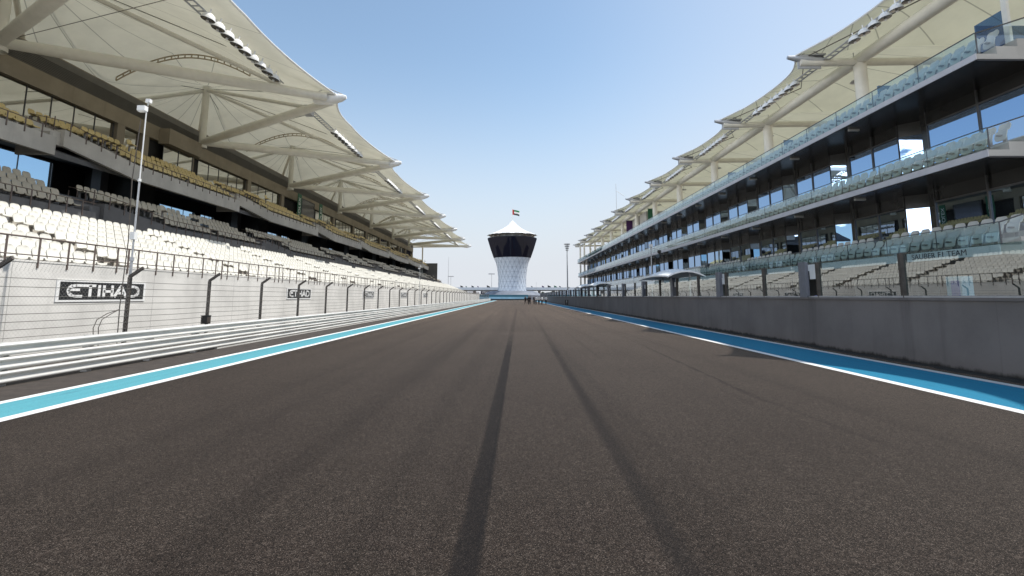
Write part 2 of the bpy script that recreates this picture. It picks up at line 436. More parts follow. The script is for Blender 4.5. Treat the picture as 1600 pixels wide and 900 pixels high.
names = ['largest ETIHAD sign on the left wall, behind the nearest fence posts', 'second ETIHAD sign along the left wall, crossed by one fence post',
         'third ETIHAD sign along the left wall, much smaller', 'fourth ETIHAD sign along the left wall, tiny', 'fifth and farthest ETIHAD sign on the left wall']
for k in range(5):
    y0 = (SGY0 + SGP * k) / CT
    t = thing('wall_sign', 'black and white ' + names[k], 'sign', 'ETIHAD signs on the stand wall')
    b = MB(); b.box(WX - .004, WX + .03, y0, y0 + SGL, 1.53, 2.21); b.build('sign_border', LET, t)
    b = MB(); b.box(WX + .03, WX + .036, y0 + .11, y0 + SGL - .11, 1.595, 2.145); b.build('sign_face', BLACK, t)
    b = MB(); ox = 0.0; lh = .36
    tot = sum(w for _, w in GL) + .18 * 5; sc = 2.95 / tot
    for st_, w in GL:
        stroke_letter(b, st_, ox, w * sc, lh, .084, lambda u, v, d, y0=y0: (WX + .036 + .006 * d, y0 + .40 + u, 1.69 + v)); ox += (w + .18) * sc
    b.build('lettering', LET, t)

# ------------------------------------------------------------------ left grandstand
PY = 18.9
YM = [46 + PY * j for j in range(-2, 6)]
YT = [y_ - PY / 2 for y_ in YM] + [YM[-1] + PY / 2]
GY0, GY1 = -2.0, 150.0
gs = thing('grandstand', 'long left grandstand with three seating tiers and a fabric roof on masts', 'grandstand')
# lower terrace
b = MB(); b.box(WX - .25, WX, GY0, 205, -.05, 2.66); b.box(WX - .27, WX + .015, GY0, 205, 2.66, 2.72); b.build('front_wall', WALL, gs)
NR, R0, RD, RZ0, RR = 8, -14.35, .83, 2.42, .325
pr = []
for i in range(NR):
    xa = R0 - RD * i; pr += [(xa, RZ0 + RR * i - (RR if i else .6)), (xa, RZ0 + RR * i)]
pr += [(R0 - RD * NR - 1.2, RZ0 + RR * (NR - 1)), (R0 - RD * NR - 1.2, 1.0), (R0, 1.0)]
b = MB(); b.extr(pr, GY0, GY1 + 14); b.box(R0, WX - .25, GY0, GY1 + 14, 1.5, 2.35); b.build('lower_terrace', TREAD, gs)
def aisle(y_): return abs(((y_ - YM[0] - 1.0) + PY / 4) % (PY / 2) - PY / 4) < .65
b = MB()
for k in range(0, 18):
    ya = YM[0] + 1.0 + k * PY / 2
    if ya > GY1: break
    for i in range(NR):
        b.box(R0 - RD * i - .02 - .40, R0 - RD * i - .02, ya - .55, ya + .55, RZ0 + RR * (i - 1), RZ0 + RR * i - RR * .5)
b.build('aisle_steps', TREAD, gs)
# parapet rail on the front wall
b = MB(); yk = 1.0; cnt = 0
b.tube([(WX + .02, GY0, 3.36), (WX + .02, 204, 3.36)], .025, 8); b.tube([(WX + .02, GY0, 2.86), (WX + .02, 204, 2.86)], .018, 6)
while yk < 204:
    b.box(WX + .002, WX + .032, yk - .022, yk + .022, 2.50, 3.37); cnt += 1
    if cnt % 6 == 0: b.box(WX + .002, WX + .032, yk + .47, yk + .53, 2.50, 3.37)
    yk += .98
b.build('front_rail', STEELB, gs)

# saw-toothed tiers
def tier(prefix, xB, zBt, zBb, xA, dzA, nrow, rd, rr, wallmat, seatmat):
    """front wall in a saw-tooth, stepped floor, railing, seat places"""
    places = []
    for j, ym in enumerate(YM):
        u0, uf, u1 = ym - PY * 0 , ym + 6.2, ym + PY
        ya = ym + 2.0
        if ym + PY > GY1 + 10: u1 = GY1
        w = MB()
        if u1 > uf:
            w.hexa([(xB, uf), (xB - .22, uf), (xB - .22, u1), (xB, u1)], zBb, zBt)
            w.box(xB - 2.0, xB - .222, u1 - .2, u1, zBb, zBt + .3)
        w.build(prefix + '_front_wall', wallmat, gs)
        w = MB()
        w.hexa([(xA, ya), (xA - .22, ya), (xB - .22, uf - .004), (xB, uf - .004)], [zBb + dzA, zBb + dzA, zBb, zBb], [zBt + dzA, zBt + dzA, zBt, zBt])
        w.box(xA - 2.2, xA - .224, ya - .0, ya + .2, zBb + dzA, zBt + dzA)
        w.build(prefix + '_angled_wall', wallmat, gs)
        f = MB()
        pr = []
        for i in range(nrow):
            xa = xB - .24 - rd * i; zf = zBt - .16 + rr * i
            pr += [(xa, zf - (rr if i else .5)), (xa, zf)]
        xe = xB - .24 - rd * nrow - .6; ze = zBt - .16 + rr * (nrow - 1)
        pr += [(xe, ze), (xe, ze - .45), (xB - .24, zBb + .02)]
        f.extr(pr, uf, u1)
        xr = xA - .23; zr_ = zBt + dzA - .2
        pr2 = [(xr, zr_), (xr - .9, zr_), (xr - .9, zr_ + rr), (xe, max(ze, zr_ + rr)), (xe, ze - .45), (xr, zBb + dzA + .02)]
        f.extr(pr2, ym, uf)
        f.build(prefix + '_terrace', wallmat, gs)
        r = MB()
        zr = zBt + .48
        r.tube([(xB - .05, uf, zr), (xB - .05, u1, zr)], .022, 6); r.tube([(xA - .05, ya, zBt + dzA + .5), (xB - .05, uf, zr)], .022, 6)
        r.tube([(xA - 2.2, ya, zBt + dzA + 1.0), (xA - .05, ya, zBt + dzA + .5)], .022, 6)
        y_ = uf + .4
        while y_ < u1:
            r.box(xB + .002, xB + .032, y_ - .028, y_ + .028, zBt - .28, zr); y_ += .95
        for q in range(5):
            s_ = (q + .3) / 5; xx = xA + (xB - xA) * s_; y2 = ya + (uf - ya) * s_; zz = zBt + dzA * (1 - s_)
            r.box(xx + .004, xx + .034, y2 - .028, y2 + .028, zz - .28, zz + .5)
        for q in range(4): r.box(xA - 2.0 + q * .5, xA - 1.96 + q * .5, ya - .24, ya - .20, zBt + dzA - .5, zBt + dzA + .75)
        r.build(prefix + '_rail', STEELB, gs)
        for i in range(nrow):
            xs = xB - .24 - rd * i - .33; zs = zBt - .16 + rr * i
            y_ = ya + .25
            while y_ < u1 - 1.0:
                xf = xB if y_ > uf else xA + (xB - xA) * (y_ - ya) / (uf - ya)
                if xs < xf - .34 and not (j % 2 == 1 and abs(y_ - ym - 12) < .6):
                    places.append((xs, y_, max(zs, zr_ if y_ < uf and i < 3 else zs)))
                y_ += .52
    return places
MIDX, MIDZ = -22.4, 6.15
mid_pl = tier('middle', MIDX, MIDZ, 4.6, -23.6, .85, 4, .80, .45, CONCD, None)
UPX = -25.0
up_pl = tier('upper', UPX, 10.33, 9.32, -26.4, 1.10, 5, .80, .45, CONC, None)
# concourse, back wall with openings, soffit, columns
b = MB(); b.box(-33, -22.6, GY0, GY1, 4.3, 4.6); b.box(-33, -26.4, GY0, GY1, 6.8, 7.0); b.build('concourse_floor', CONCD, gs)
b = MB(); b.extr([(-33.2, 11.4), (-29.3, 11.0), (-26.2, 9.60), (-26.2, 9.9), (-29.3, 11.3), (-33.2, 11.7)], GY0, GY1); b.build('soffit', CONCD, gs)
b = MB(); ops = []
for ym in YM:
    ops += [(ym + 1.0, ym + 6.3, 7.2, 10.3), (ym + 7.3, ym + 9.7, 7.2, 10.3)] if abs(ym - 27.1) > 1 else [(ym + 1.0, ym + 8.7, 7.2, 11.2)]
yk = GY0
for (a0, a1, z0, z1) in ops:
    b.box(-33.3, -33.0, yk, a0, 4.3, 11.4); b.box(-33.3, -33.0, a0, a1, 4.3, z0); b.box(-33.3, -33.0, a0, a1, z1, 11.4); yk = a1
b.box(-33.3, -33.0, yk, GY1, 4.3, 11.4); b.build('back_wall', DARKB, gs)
for (a0, a1, z0, z1) in ops:
    if a1 - a0 > 2:
        b = MB()
        for q in range(0, 4): b.box(-33.1, -33.05, a0 + (a1 - a0) * q / 3 - .03, a0 + (a1 - a0) * q / 3 + .03, z0, z1)
        b.build('opening_mullions', FRAME, gs)
    b = MB(); b.box(-33.16, -33.14, a0, a1, z0, z1); b.build('opening_glass', SKYGLASS, gs)
for ym in YM:
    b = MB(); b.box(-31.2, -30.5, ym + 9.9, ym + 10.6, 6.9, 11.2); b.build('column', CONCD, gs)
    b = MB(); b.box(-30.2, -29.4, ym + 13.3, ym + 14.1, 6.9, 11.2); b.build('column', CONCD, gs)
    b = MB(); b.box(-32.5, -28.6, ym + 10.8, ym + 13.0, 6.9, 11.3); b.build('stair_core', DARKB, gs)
# upper facade: windows, beam, louvres
FX = -29.6
b = MB(); b.box(FX - .5, FX, GY0, GY1, 14.55, 15.70); b.build('facade_beam', BROWN, gs)
b = MB(); b.box(FX - .5, FX - .3, GY0, GY1, 15.702, 17.2)
for q in range(9): b.box(FX - .298, FX - .02, GY0, GY1, 15.74 + q * .105, 15.79 + q * .105)
b.build('louvre_band', LOUV, gs)
b = MB(); b.box(FX - 4, FX - .505, GY0, GY1, 14.4, 14.55); b.box(FX - 4, FX - .35, GY0, GY1, 17.2, 17.3); b.build('facade_slab', BROWN, gs)
for j, ym in enumerate(YM):
    runs = [(1.2, 9.8), (10.9, 18.2)]
    if j == 1: runs = [(1.2, 9.8), (10.7, 12.4), (14.4, 18.3)]
    if j == 3: runs = [(11.2, 18.2)]
    for (ua, ub) in runs:
        ya, yb_ = ym + ua, min(ym + ub, GY1 - 1)
        if yb_ - ya < 1: continue
        fx_ = FX + (.62 if (j == 1 and ua > 14) else 0)
        b = MB(); b.box(fx_ - .34, fx_ - .30, ya, yb_, 11.3, 14.55 if fx_ == FX else 14.3); wn = b.build('window', WINL, gs)
        b = MB(); ne = max(1, round((yb_ - ya) / 1.9))
        for e in range(ne + 1): b.box(fx_ - .297, fx_ - .26, ya + (yb_ - ya) * e / ne - .018, ya + (yb_ - ya) * e / ne + .018, 11.3, 14.55 if fx_ == FX else 14.3)
        b.tube([(fx_ - .28, ya, 12.55), (fx_ - .28, yb_, 12.55)], .018, 5)
        b.build('window_frame', FRAME, wn)
        b = MB(); b.box(FX - .45, FX - .02, yb_ + .04, yb_ + .78, 11.2, 14.55); b.build('facade_pier', BROWN, gs)
    b = MB(); b.box(FX - .45, FX - .35, ym - .7, min(ym + PY - .7, GY1), 11.0, 14.5); b.build('facade_lining', DARKB, gs)
    if j == 1:
        b = MB(); b.box(FX + .002, FX + .9, ym + 14.2, ym + 18.6, 14.3, 15.6); b.build('bay_box', BROWN, gs)
# green banners and dark screen between them
def textmesh(name, body, size, mat, extrude=.004, parent=None):
    cu = bpy.data.curves.new(name, 'FONT'); cu.body = body; cu.size = size; cu.extrude = extrude; cu.align_x = 'CENTER'; cu.align_y = 'CENTER'
    o = bpy.data.objects.new(name, cu); COL.objects.link(o)
    me = bpy.data.meshes.new_from_object(o.evaluated_get(bpy.context.evaluated_depsgraph_get()))
    bpy.data.objects.remove(o); bpy.data.curves.remove(cu); me.materials.clear(); me.materials.append(mat)
    return link(name, me, parent)
p0 = P(465, 302, -28.6); p1 = P(500, 322, -28.6)
for (yy, lab) in ((p0.y, 'green vertical banner with white lettering, nearer of the two flanking the dark screen'), (p1.y - .4, 'green vertical banner with white lettering, farther of the two flanking the dark screen')):
    t = thing('banner', lab, 'banner', 'green banners on the left grandstand')
    b = MB(); b.box(-28.55, -28.49, yy, yy + 1.15, 11.6, 15.2); b.build('banner_cloth', GREEN, t)
    tx = textmesh('lettering', 'ROLEX', .86, LET, parent=t); tx.rotation_euler = (radians(90), radians(-90), radians(90)); tx.location = (-28.48, yy + .58, 13.4)
t = thing('display_screen', 'big dark screen between the two green banners on the left stand', 'screen')
b = MB(); b.box(-29.2, -28.9, p0.y + 2.2, p1.y - 1.2, 11.7, 15.0); b.build('screen_case', BLACK, t)
b = MB(); b.box(-28.899, -28.89, p0.y + 2.4, p1.y - 1.4, 11.9, 14.8); b.build('screen_face', LAMP, t)

# roof
MX, ZMB, ZMT, TX, TZ = -28.9, 15.85, 21.2, -13.0, 16.25
def lerp_tab(tab, v):
    for (a, za), (b_, zb) in zip(tab[:-1], tab[1:]):
        if a >= v >= b_: return za + (zb - za) * (a - v) / (a - b_)
    return tab[-1][1] if v < tab[-1][0] else tab[0][1]
ZV = [(-13, 16.45), (-16, 17.25), (-19, 18.05), (-30, 18.05), (-40, 16.2)]
ZM = [(-14, 17.1), (-15.25, 17.45), (-18, 18.25), (-22, 19.35), (-25, 20.2), (-28.9, 21.45), (-32, 19.6), (-40, 16.2)]
def zvv(X):
    if -30 < X < -19: return 18.05 + 1.95 * sin(pi * (-19 - X) / 11) ** .9
    return lerp_tab(ZV, X)
def zroof(u, X):
    a = abs(u); w = max(0, 1 - a) ** 1.25
    return zvv(X) * (1 - w) + lerp_tab(ZM, X) * w
NU, NV = 24, 22
mem0 = None
def front_edge(u): return -13.15 - 2.1 * (1 - u * u)
b = MB(); vs = []; fs = []
for iu in range(NU + 1):
    u = -1 + 2 * iu / NU
    for iv in range(NV + 1):
        xx = front_edge(u) + (-40 - front_edge(u)) * (iv / NV)
        vs.append((xx - MX, u * PY / 2, zroof(u, xx)))
for iu in range(NU):
    for iv in range(NV):
        a = iu * (NV + 1) + iv; fs.append((a, a + 1, a + NV + 2, a + NV + 1))
b.add(vs, [f[::-1] for f in fs])
mem0 = b.build('roof_membrane', MEML, gs, True); mem0.data.polygons.foreach_set('use_smooth', [True] * len(mem0.data.polygons))
mem0.location = (MX, YM[0], 0)
def edge_pts(): return [(front_edge(-1 + 2 * i / 24) + .05, (-1 + 2 * i / 24) * PY / 2, zroof(-1 + 2 * i / 24, front_edge(-1 + 2 * i / 24))) for i in range(25)]
b = MB(); b.tube(edge_pts(), .07, 8); ec = b.build('edge_cable', STEELW, mem0); ec.location = (-MX, 0, 0)
# arched rib along each valley
b = MB()
arcp = [(-19.8 - .5 * i, 0, zvv(-19.8 - .5 * i) - .22) for i in range(21)]
b.tube(arcp, .05, 6); b.tube([(p[0], p[1] + .0, p[2] - .26) for p in arcp], .05, 6)
for p in arcp: b.tube([(p[0], 0, p[2]), (p[0], 0, p[2] - .26)], .05, 6)
rib0 = b.build('arched_rib', plain('rib_brown', (.42, .35, .24), .6), gs); rib0.location.y = YT[0]
# mast, booms, struts
b = MB(); b.tube([(MX, 0, ZMB - .3), (MX, 0, ZMT)], .30, 16); b.lathe([(.42, 0), (.42, .25), (.30, .3)], (MX, 0, ZMB - .55), 16); mast0 = b.build('mast', STEELP, gs, True); mast0.location.y = YM[0]
LRX = -16.5
def boompt(s, sg): return Vector((MX + (TX - MX) * s, sg * PY / 2 * s, ZMB + (TZ - ZMB) * s))
def boom(sg):
    b = MB(); b.tube([boompt(s, sg) for s in (0.01, .2, .5, .8, .95)], [.30, .36, .36, .33, .28], 16)
    o = b.build('boom', STEELP, gs, True); return o
booms = [boom(-1), boom(1)]
def strut(sg):
    b = MB(); e = boompt((MX - LRX) / (MX - TX), sg)
    b.tube([(MX, 0, ZMT - .25), e + Vector((0, 0, .3))], .15, 12)
    o = b.build('strut', STEELP, gs, True); return o
struts = [strut(-1), strut(1)]
def rear(sg):
    b = MB(); b.tube([(MX, 0, ZMT - .35), (-33.2, sg * 6.0, 17.2)], .16, 10); return b.build('rear_strut', STEELP, gs, True)
rears = [rear(-1), rear(1)]
b = MB()
for sg in (-1, 1):
    b.tube([(MX, 0, ZMT - .2), (TX + .2, sg * PY / 2, TZ + .4)], .028, 6)
    b.tube([(MX, 0, ZMT - .3), (-30.5, sg * PY / 2, 18.4)], .03, 6)
b.tube([(MX, 0, ZMB), (-19, 0, 18.6)], .02, 6)
stay0 = b.build('stay_cable', CABLE, gs)
# tip fitting
b = MB(); b.tube([(TX - 1.5, 0, TZ - .02), (TX - .4, 0, TZ), (TX + .5, 0, TZ + .12), (TX + .85, 0, TZ + .18)], [.34, .46, .30, .14], 12)
b.box(TX - 1.3, TX + .2, -.5, .5, TZ + .22, TZ + .34)
b.tube([(TX - 1.2, -.5, TZ + .3), (TX - .6, -.5, TZ + .62), (TX, -.4, TZ + .3)], .04, 6); b.tube([(TX - 1.2, .5, TZ + .3), (TX - .6, .5, TZ + .62), (TX, .4, TZ + .3)], .04, 6)
tip0 = b.build('boom_tip', STEELW, gs, True); tip0.location = (-.35, YT[0], 0)
# light rail across the V of the booms
sL = (MX - LRX) / (MX - TX); yL = PY / 2 * sL; zL = boompt(sL, 1).z
b = MB()
for dx in (-.22, .22): b.tube([(LRX + dx, -yL, zL + .45), (LRX + dx, yL, zL + .45)], .05, 6)
q = -yL
while q < yL: b.box(LRX - .22, LRX + .22, q, q + .05, zL + .42, zL + .48); q += .5
b.box(LRX - .3, LRX + .3, -yL + .4, -yL + 1.3, zL - .05, zL + .40)
lr0 = b.build('light_rail', STEELG, gs)
b = MB()
prof = [(0, .36), (.16, .33), (.28, .24), (.34, .10), (.36, 0)]
b.lathe(prof, (0, 0, 0), 14, 0); b.lathe([(.36, 0), (.33, -.03), (.0, -.05)], (0, 0, 0), 14, 1); b.lathe([(.0, -.055), (.07, -.055), (.07, -.16), (0, -.16)], (0, 0, 0), 8, 0); b.tube([(0, 0, .34), (0, 0, .58)], .04, 6)
lampmesh = b.build('floodlight', [STEELW, LAMP], gs, True); lm = lampmesh.data; bpy.data.objects.remove(lampmesh)
first = True
for j, ym in enumerate(YM):
    if j:
        o = mem0.copy(); COL.objects.link(o); o.location = (MX, ym, 0); o.parent = gs
        e = ec.copy(); COL.objects.link(e); e.parent = o
    for src in [mast0] + booms + struts + rears + [stay0, lr0]:
        if j: o = src.copy(); COL.objects.link(o); o.parent = gs
        else: o = src
        o.location.y = ym
    for q in range(9):
        o = link('floodlight', lm, gs); o.location = (LRX + .62, ym - 2.2 + q * .92, zL - .22); o.rotation_euler = (random.uniform(-.1, .1), radians(14), 0)
for k, yt in enumerate(YT):
    if k == 0: continue
    for src in (rib0, tip0):
        o = src.copy(); COL.objects.link(o); o.parent = gs; o.location.y = yt
b = MB(); b.tube([(-26.8, GY1 - .2, 4.0), (-26.8, GY1 - .2, 17.0)], .2, 12); b.build('end_column', STEELP, gs)
b = MB(); b.tube([(TX, YT[-1], TZ), (-33, YT[-1], 16.1)], .25, 12); b.build('end_beam', STEELP, gs)
b = MB(); b.box(-33.2, -22.4, GY1 - .02, GY1 + .2, 4.0, 11.3); b.build('end_wall', CONCD, gs)

# ------------------------------------------------------------------ seats
def seat_mesh(name, mat, folded=False):
    """moulded shell seat facing +x, floor at z = 0"""
    b = MB()
    prof = [(.43, .36), (.41, .425), (.20, .41), (.06, .43), (.015, .50), (-.02, .62), (-.05, .73), (-.062, .785), (-.066, .81)]
    wid = [.20, .225, .23, .225, .222, .228, .215, .175, .10]
    if folded:
        prof = [(.16, .20), (.17, .24), (.155, .34), (.125, .44), (.10, .52), (.02, .56), (-.03, .66), (-.05, .74), (-.06, .80), (-.066, .82)]
        wid = [.16, .21, .225, .225, .215, .21, .225, .22, .18, .11]
    nx = 4
    vs = []
    for th in (0, .03):
        for (a, c_), w in zip(prof, wid):
            for i in range(nx + 1):
                s_ = -1 + 2 * i / nx
                cup = .03 * s_ * s_
                vs.append((a - th * .8 + (cup if c_ > .47 or folded else 0), s_ * w, c_ - th * .6 + (cup * .7 if c_ < .47 and not folded else 0)))
    m_ = len(prof); fs = []
    L = nx + 1
    for i in range(m_ - 1):
        for k in range(nx):
            a = i * L + k; fs.append((a, a + 1, a + L + 1, a + L)); a += m_ * L; fs.append((a, a + L, a + L + 1, a + 1))
    o_ = m_ * L
    for i in range(m_ - 1):
        a = i * L; fs.append((a, a + L, a + L + o_, a + o_)); a = i * L + nx; fs.append((a, a + o_, a + L + o_, a + L))
    for k in range(nx):
        fs.append((k, k + o_, k + 1 + o_, k + 1)); a = (m_ - 1) * L + k; fs.append((a, a + 1, a + 1 + o_, a + o_))
    b.add(vs, fs, 0)
    b.box(.0, .06, -.06, .06, 0, .40, 1); b.box(-.0, .30, -.05, .05, .34, .385, 1)
    o = b.build(name, [mat, SEATLEG], None, True); me = o.data; bpy.data.objects.remove(o); return me
def seats(name, places, mat, face, lab, stufflab, group):
    me = seat_mesh(name, mat, face < 0)
    rank = []
    for p in places:
        q = proj(p[0], p[1], p[2] + .6)
        vis = q is not None and -12 < q[0] < 1612 and -10 < q[1] < 910
        rank.append((q[2] if vis else 1e6, p))
    rank.sort(key=lambda r: r[0])
    one, rest = rank[:300], rank[300:]
    for d, p in one:
        o = link(name, me); o.location = p; o.rotation_euler.z = (0 if face > 0 else pi) + random.uniform(-.02, .02)
        tag(o, lab, 'stadium seat', group)
    bv = [tuple(v.co) for v in me.vertices]; bf = [tuple(f.vertices) for f in me.polygons]; bi = [f.material_index for f in me.polygons]
    b = MB()
    for d, p in rest:
        if d >= 1e6: continue
        n0 = len(b.v); b.v += [(p[0] + face * v[0], p[1] + face * v[1], p[2] + v[2]) for v in bv]
        b.f += [tuple(i + n0 for i in f) for f in bf]; b.m += bi
    o = b.build(name + '_rows', [mat, SEATLEG], None, True); tag(o, stufflab, 'seating', kind='stuff')
pl = []
for i in range(NR):
    y_ = 4.0
    while y_ < GY1 + 12:
        if not aisle(y_): pl.append((R0 - RD * i - .42, y_, RZ0 + RR * i))
        y_ += .495
seats('white_seat', pl, WSEAT, 1, 'white plastic shell seat in the near sunlit rows of the left lower tier', 'long rows of white seats running into the distance in the left lower tier', 'white seats of the lower tier')
seats('shade_toned_seat', mid_pl, TSEAT, 1, 'plastic seat coloured tan for shade in the near shaded rows of the left middle tier', 'rows of seats coloured tan for shade running into the distance in the left middle tier', 'shade-toned seats of the middle tier')
seats('yellow_seat', up_pl, YSEAT, 1, 'yellow plastic seat in the near rows of the left upper tier', 'rows of yellow seats running into the distance in the left upper tier', 'yellow seats of the upper tier')

# ------------------------------------------------------------------ pit wall and glass screen
t = thing('pit_wall', 'long grey concrete pit wall with dark streaks right of the track', 'wall')
b = MB(); b.extr([(10.30, -.05), (10.72, -.05), (10.72, 1.60), (10.34, 1.60)], -20, 212); b.build('wall_body', PITC, t)
b = MB(); b.box(10.30, 10.76, -20, 212, 1.60, 1.665); b.build('coping', PITC, t)
gsn = thing('glass_screen', 'glass screen between dark posts on top of the pit wall', 'screen')
GP = 3.86; gy = P(1413, 464, 10.5).y
k = -4; yg = gy - GP * 4
panes = []
while yg < 205:
    kk = round((yg - gy) / GP)
    dbl = kk % 2 == 1 and kk > 0
    b = MB(); b.box(10.45, 10.60, yg - .05, yg + .05, 1.665, 2.86); b.box(10.43, 10.62, yg - .075, yg - .052, 1.665, 2.86)
    b.build('post', STEELD, gsn)
    ys = yg + .07; ye = yg + GP - .1
    if dbl:
        b = MB(); b.box(10.36, 10.40, yg + .5, yg + .95, 1.665, 2.92); b.box(10.401, 10.70, yg + .9, yg + .95, 1.665, 2.92); b.build('wide_post', STEELM, gsn); ys = yg + .97
        b = MB(); b.box(10.50, 10.54, yg + .07, yg + .49, 2.30, 2.62); b.build('post_plate', BOARD, gsn)
    b = MB(); b.box(10.50, 10.512, ys, ye, 1.72, 2.84); b.build('pane', PITGLASS, gsn)
    yg += GP
b = MB(); b.box(10.44, 10.58, -12, 205, 1.667, 1.715); b.build('bottom_rail', STEELG, gsn)

# ------------------------------------------------------------------ pit building
pb = thing('pit_building', 'three storey pit building with glass balconies and a fabric roof on the right', 'building')
BY0, BY1 = 16.8, 126.0
AX = 16.0
LV = [(3.07, 3.40), (6.38, 6.63), (9.83, 10.05)]
FXR = 18.35
for li, (z0, z1) in enumerate(LV):
    ye = BY1 + (4, 2, 3)[li]
    b = MB()
    b.extr([(AX + .04, z0 + .02), (AX + .04, z1 - .01), (AX + .75, z1 - .01), (AX + .75, z1 + .27), (AX + 1.5, z1 + .27), (AX + 1.5, z1 + .55), (24, z1 + .55), (24, z0 + .02)], BY0, ye)
    b.build('balcony_terrace', CONC if li else CONC, pb)
    b = MB(); b.box(AX, AX + .036, BY0, ye, z0, z1); b.hexa([(AX, ye), (AX + .036, ye), (AX + 2.5, ye + 4.5), (AX + 2.3, ye + 4.5)], z0, z1); b.build('fascia', FASC if li else BOARD, pb)
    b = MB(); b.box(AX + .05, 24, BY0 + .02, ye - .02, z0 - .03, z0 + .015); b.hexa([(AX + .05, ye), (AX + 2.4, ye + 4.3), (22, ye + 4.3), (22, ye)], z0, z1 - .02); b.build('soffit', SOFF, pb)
    b = MB(); y_ = BY0
    gt = z1 + .74
    while y_ < ye - .1:
        y2 = min(y_ + 1.3, ye); b.box(AX + .06, AX + .072, y_ + .012, y2 - .012, z1 + .0, gt); y_ += 1.3
    bal = b.build('glass_balustrade', BALGLASS, pb)
    b = MB(); b.box(AX + .045, AX + .087, BY0, ye, gt, gt + .025); y_ = BY0
    while y_ < ye: b.box(AX + .075, AX + .10, y_ - .012, y_ + .012, z1, gt); y_ += 2.6
    b.build('balustrade_rail', FRAME, bal)
    # return of the balustrade along the stepped end
    b = MB(); b.add([(AX + .08, BY0 + .03, z1), (AX + .85, BY0 + .03, z1 + .28), (AX + 1.6, BY0 + .03, z1 + .56), (AX + 2.4, BY0 + .03, z1 + .56), (AX + 2.4, BY0 + .03, z1 + 1.5), (AX + .08, BY0 + .03, gt)], [(0, 1, 2, 3, 4, 5)])
    b.build('end_balustrade', BALGLASS, pb)
    b = MB(); b.tube([(AX + .08, BY0, gt), (AX + 2.4, BY0, z1 + 1.5)], .025, 6); b.tube([(AX + .08, BY0, z1), (AX + .08, BY0, gt)], .02, 6); b.build('end_rail', FRAME, pb)
FP = 5.3
nb = int((BY1 - BY0) / FP)
for li in (0, 1):
    zf = LV[li][1] + .55; zs = LV[li + 1][0] - .03; zt = zs - .62
    for k in range(nb + 1):
        ya = BY0 - .2 + FP * k
        # long pane parallel to the track, then a turned pane facing the start line
        la, lb, lc = (FXR, ya + (1.75 if k else .3)), (FXR - .05, ya + FP), (FXR + .95, ya + .75)
        b = MB(); b.hexa([la, (la[0] + .05, la[1]), (lb[0] + .05, lb[1]), lb], zf, zt); w = b.build('window', WIN, pb)
        b = MB()
        for f_ in (0.0, .5, 1.0):
            xx = la[0] + (lb[0] - la[0]) * f_; yy = la[1] + (lb[1] - la[1]) * f_
            b.box(xx - .05, xx - .004, yy - .035 + (.04 if f_ == 0 else 0), yy + .035 - (.04 if f_ == 1 else 0), zf, zs)
        b.box(FXR - .07, FXR + .06, la[1], lb[1], zt + .002, zt + .07); b.build('window_frame', FRAME, w)
        b = MB(); b.box(FXR + .02, FXR + .10, la[1], lb[1], zt + .072, zs); b.build('transom_panel', SOFF, pb)
        if k == 0: continue
        b = MB(); b.hexa([lc, (lc[0] + .05, lc[1] + .03), (la[0] + .03, la[1] - .01), (la[0] - .02, la[1] - .04)], zf, zt); w = b.build('window', WIN, pb)
        b = MB(); b.hexa([(lc[0] - .03, lc[1] - .02), (lc[0] + .05, lc[1] + .03), (la[0] + .03, la[1] - .01), (la[0] - .04, la[1] - .06)], zt + .002, zs); b.build('window_frame', FRAME, w)
        b = MB(); b.hexa([(FXR + .05, ya + .02), (FXR + .05, ya + .45), (FXR + .95, ya + .70), (FXR + .95, ya + .02)], zf, zs); b.build('facade_pier', SOFF, pb)
        b = MB(); b.box(AX + .35, AX + .85, ya + 2.2, ya + 2.32, zs - .10, zs - .01); b.build('soffit_light', STEELW, pb)
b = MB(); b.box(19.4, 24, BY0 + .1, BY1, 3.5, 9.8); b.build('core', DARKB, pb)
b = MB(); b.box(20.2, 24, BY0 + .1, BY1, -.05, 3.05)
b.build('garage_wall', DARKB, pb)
k = 0; y_ = BY0 + .4
while y_ < BY1 - 5:
    b = MB(); b.box(19.9, 20.19, y_ + .3, y_ + 6.3, 0, 2.9)
    b.build('garage_door', plain('door_grey_%d' % (k % 3), [(.10, .10, .11), (.20, .2, .21), (.06, .06, .065)][k % 3], .5), pb) if k < 17 else None
    y_ += 6.6; k += 1
tx = textmesh('lettering', 'SAUBER F1 TEAM', .30, INK, .003, pb); tx.rotation_euler = (radians(90), 0, radians(-90)); tx.location = (AX - .008, 19.3, 3.235)
tx.scale = (1.12, 1, 1)
# columns, purlin, beams, membranes
TXR, TZR = 15.8, 14.75
YR0, PR = 27.4, 10.6
YR = [9.6] + [YR0 + PR * k for k in range(-1, 11)]
PUX, PUZ = 19.5, 14.95
b = MB(); b.tube([(PUX, YR[0] - 1.0, PUZ), (PUX, YR[-1] - 2, PUZ)], .33, 16); b.build('purlin', STEELP, pb, True)
for k, yr in enumerate(YR[1:-1] + [YR[-1] - 3.0]):
    b = MB(); b.tube([(PUX, yr, 10.3 if yr < 120 else 3.0), (PUX, yr, PUZ - .2)], .33 if yr < 120 else .22, 16); b.build('column', STEELP, pb, True)
    if yr > 120:
        b = MB(); b.tube([(AX + 1.2, yr + 2, 0), (AX + 1.2, yr + 2, PUZ - .2)], .22, 12); b.build('column', STEELP, pb, True)
    b = MB(); b.tube([(22.8, yr, 10.3), (22.8, yr, PUZ)], .2, 10); b.build('rear_column', STEELP, pb, True)
    b = MB(); b.tube([(PUX, yr, PUZ - .5), (PUX + 1.5, yr + 2.6, 11.8)], .035, 6); b.build('brace_cable', CABLE, pb)
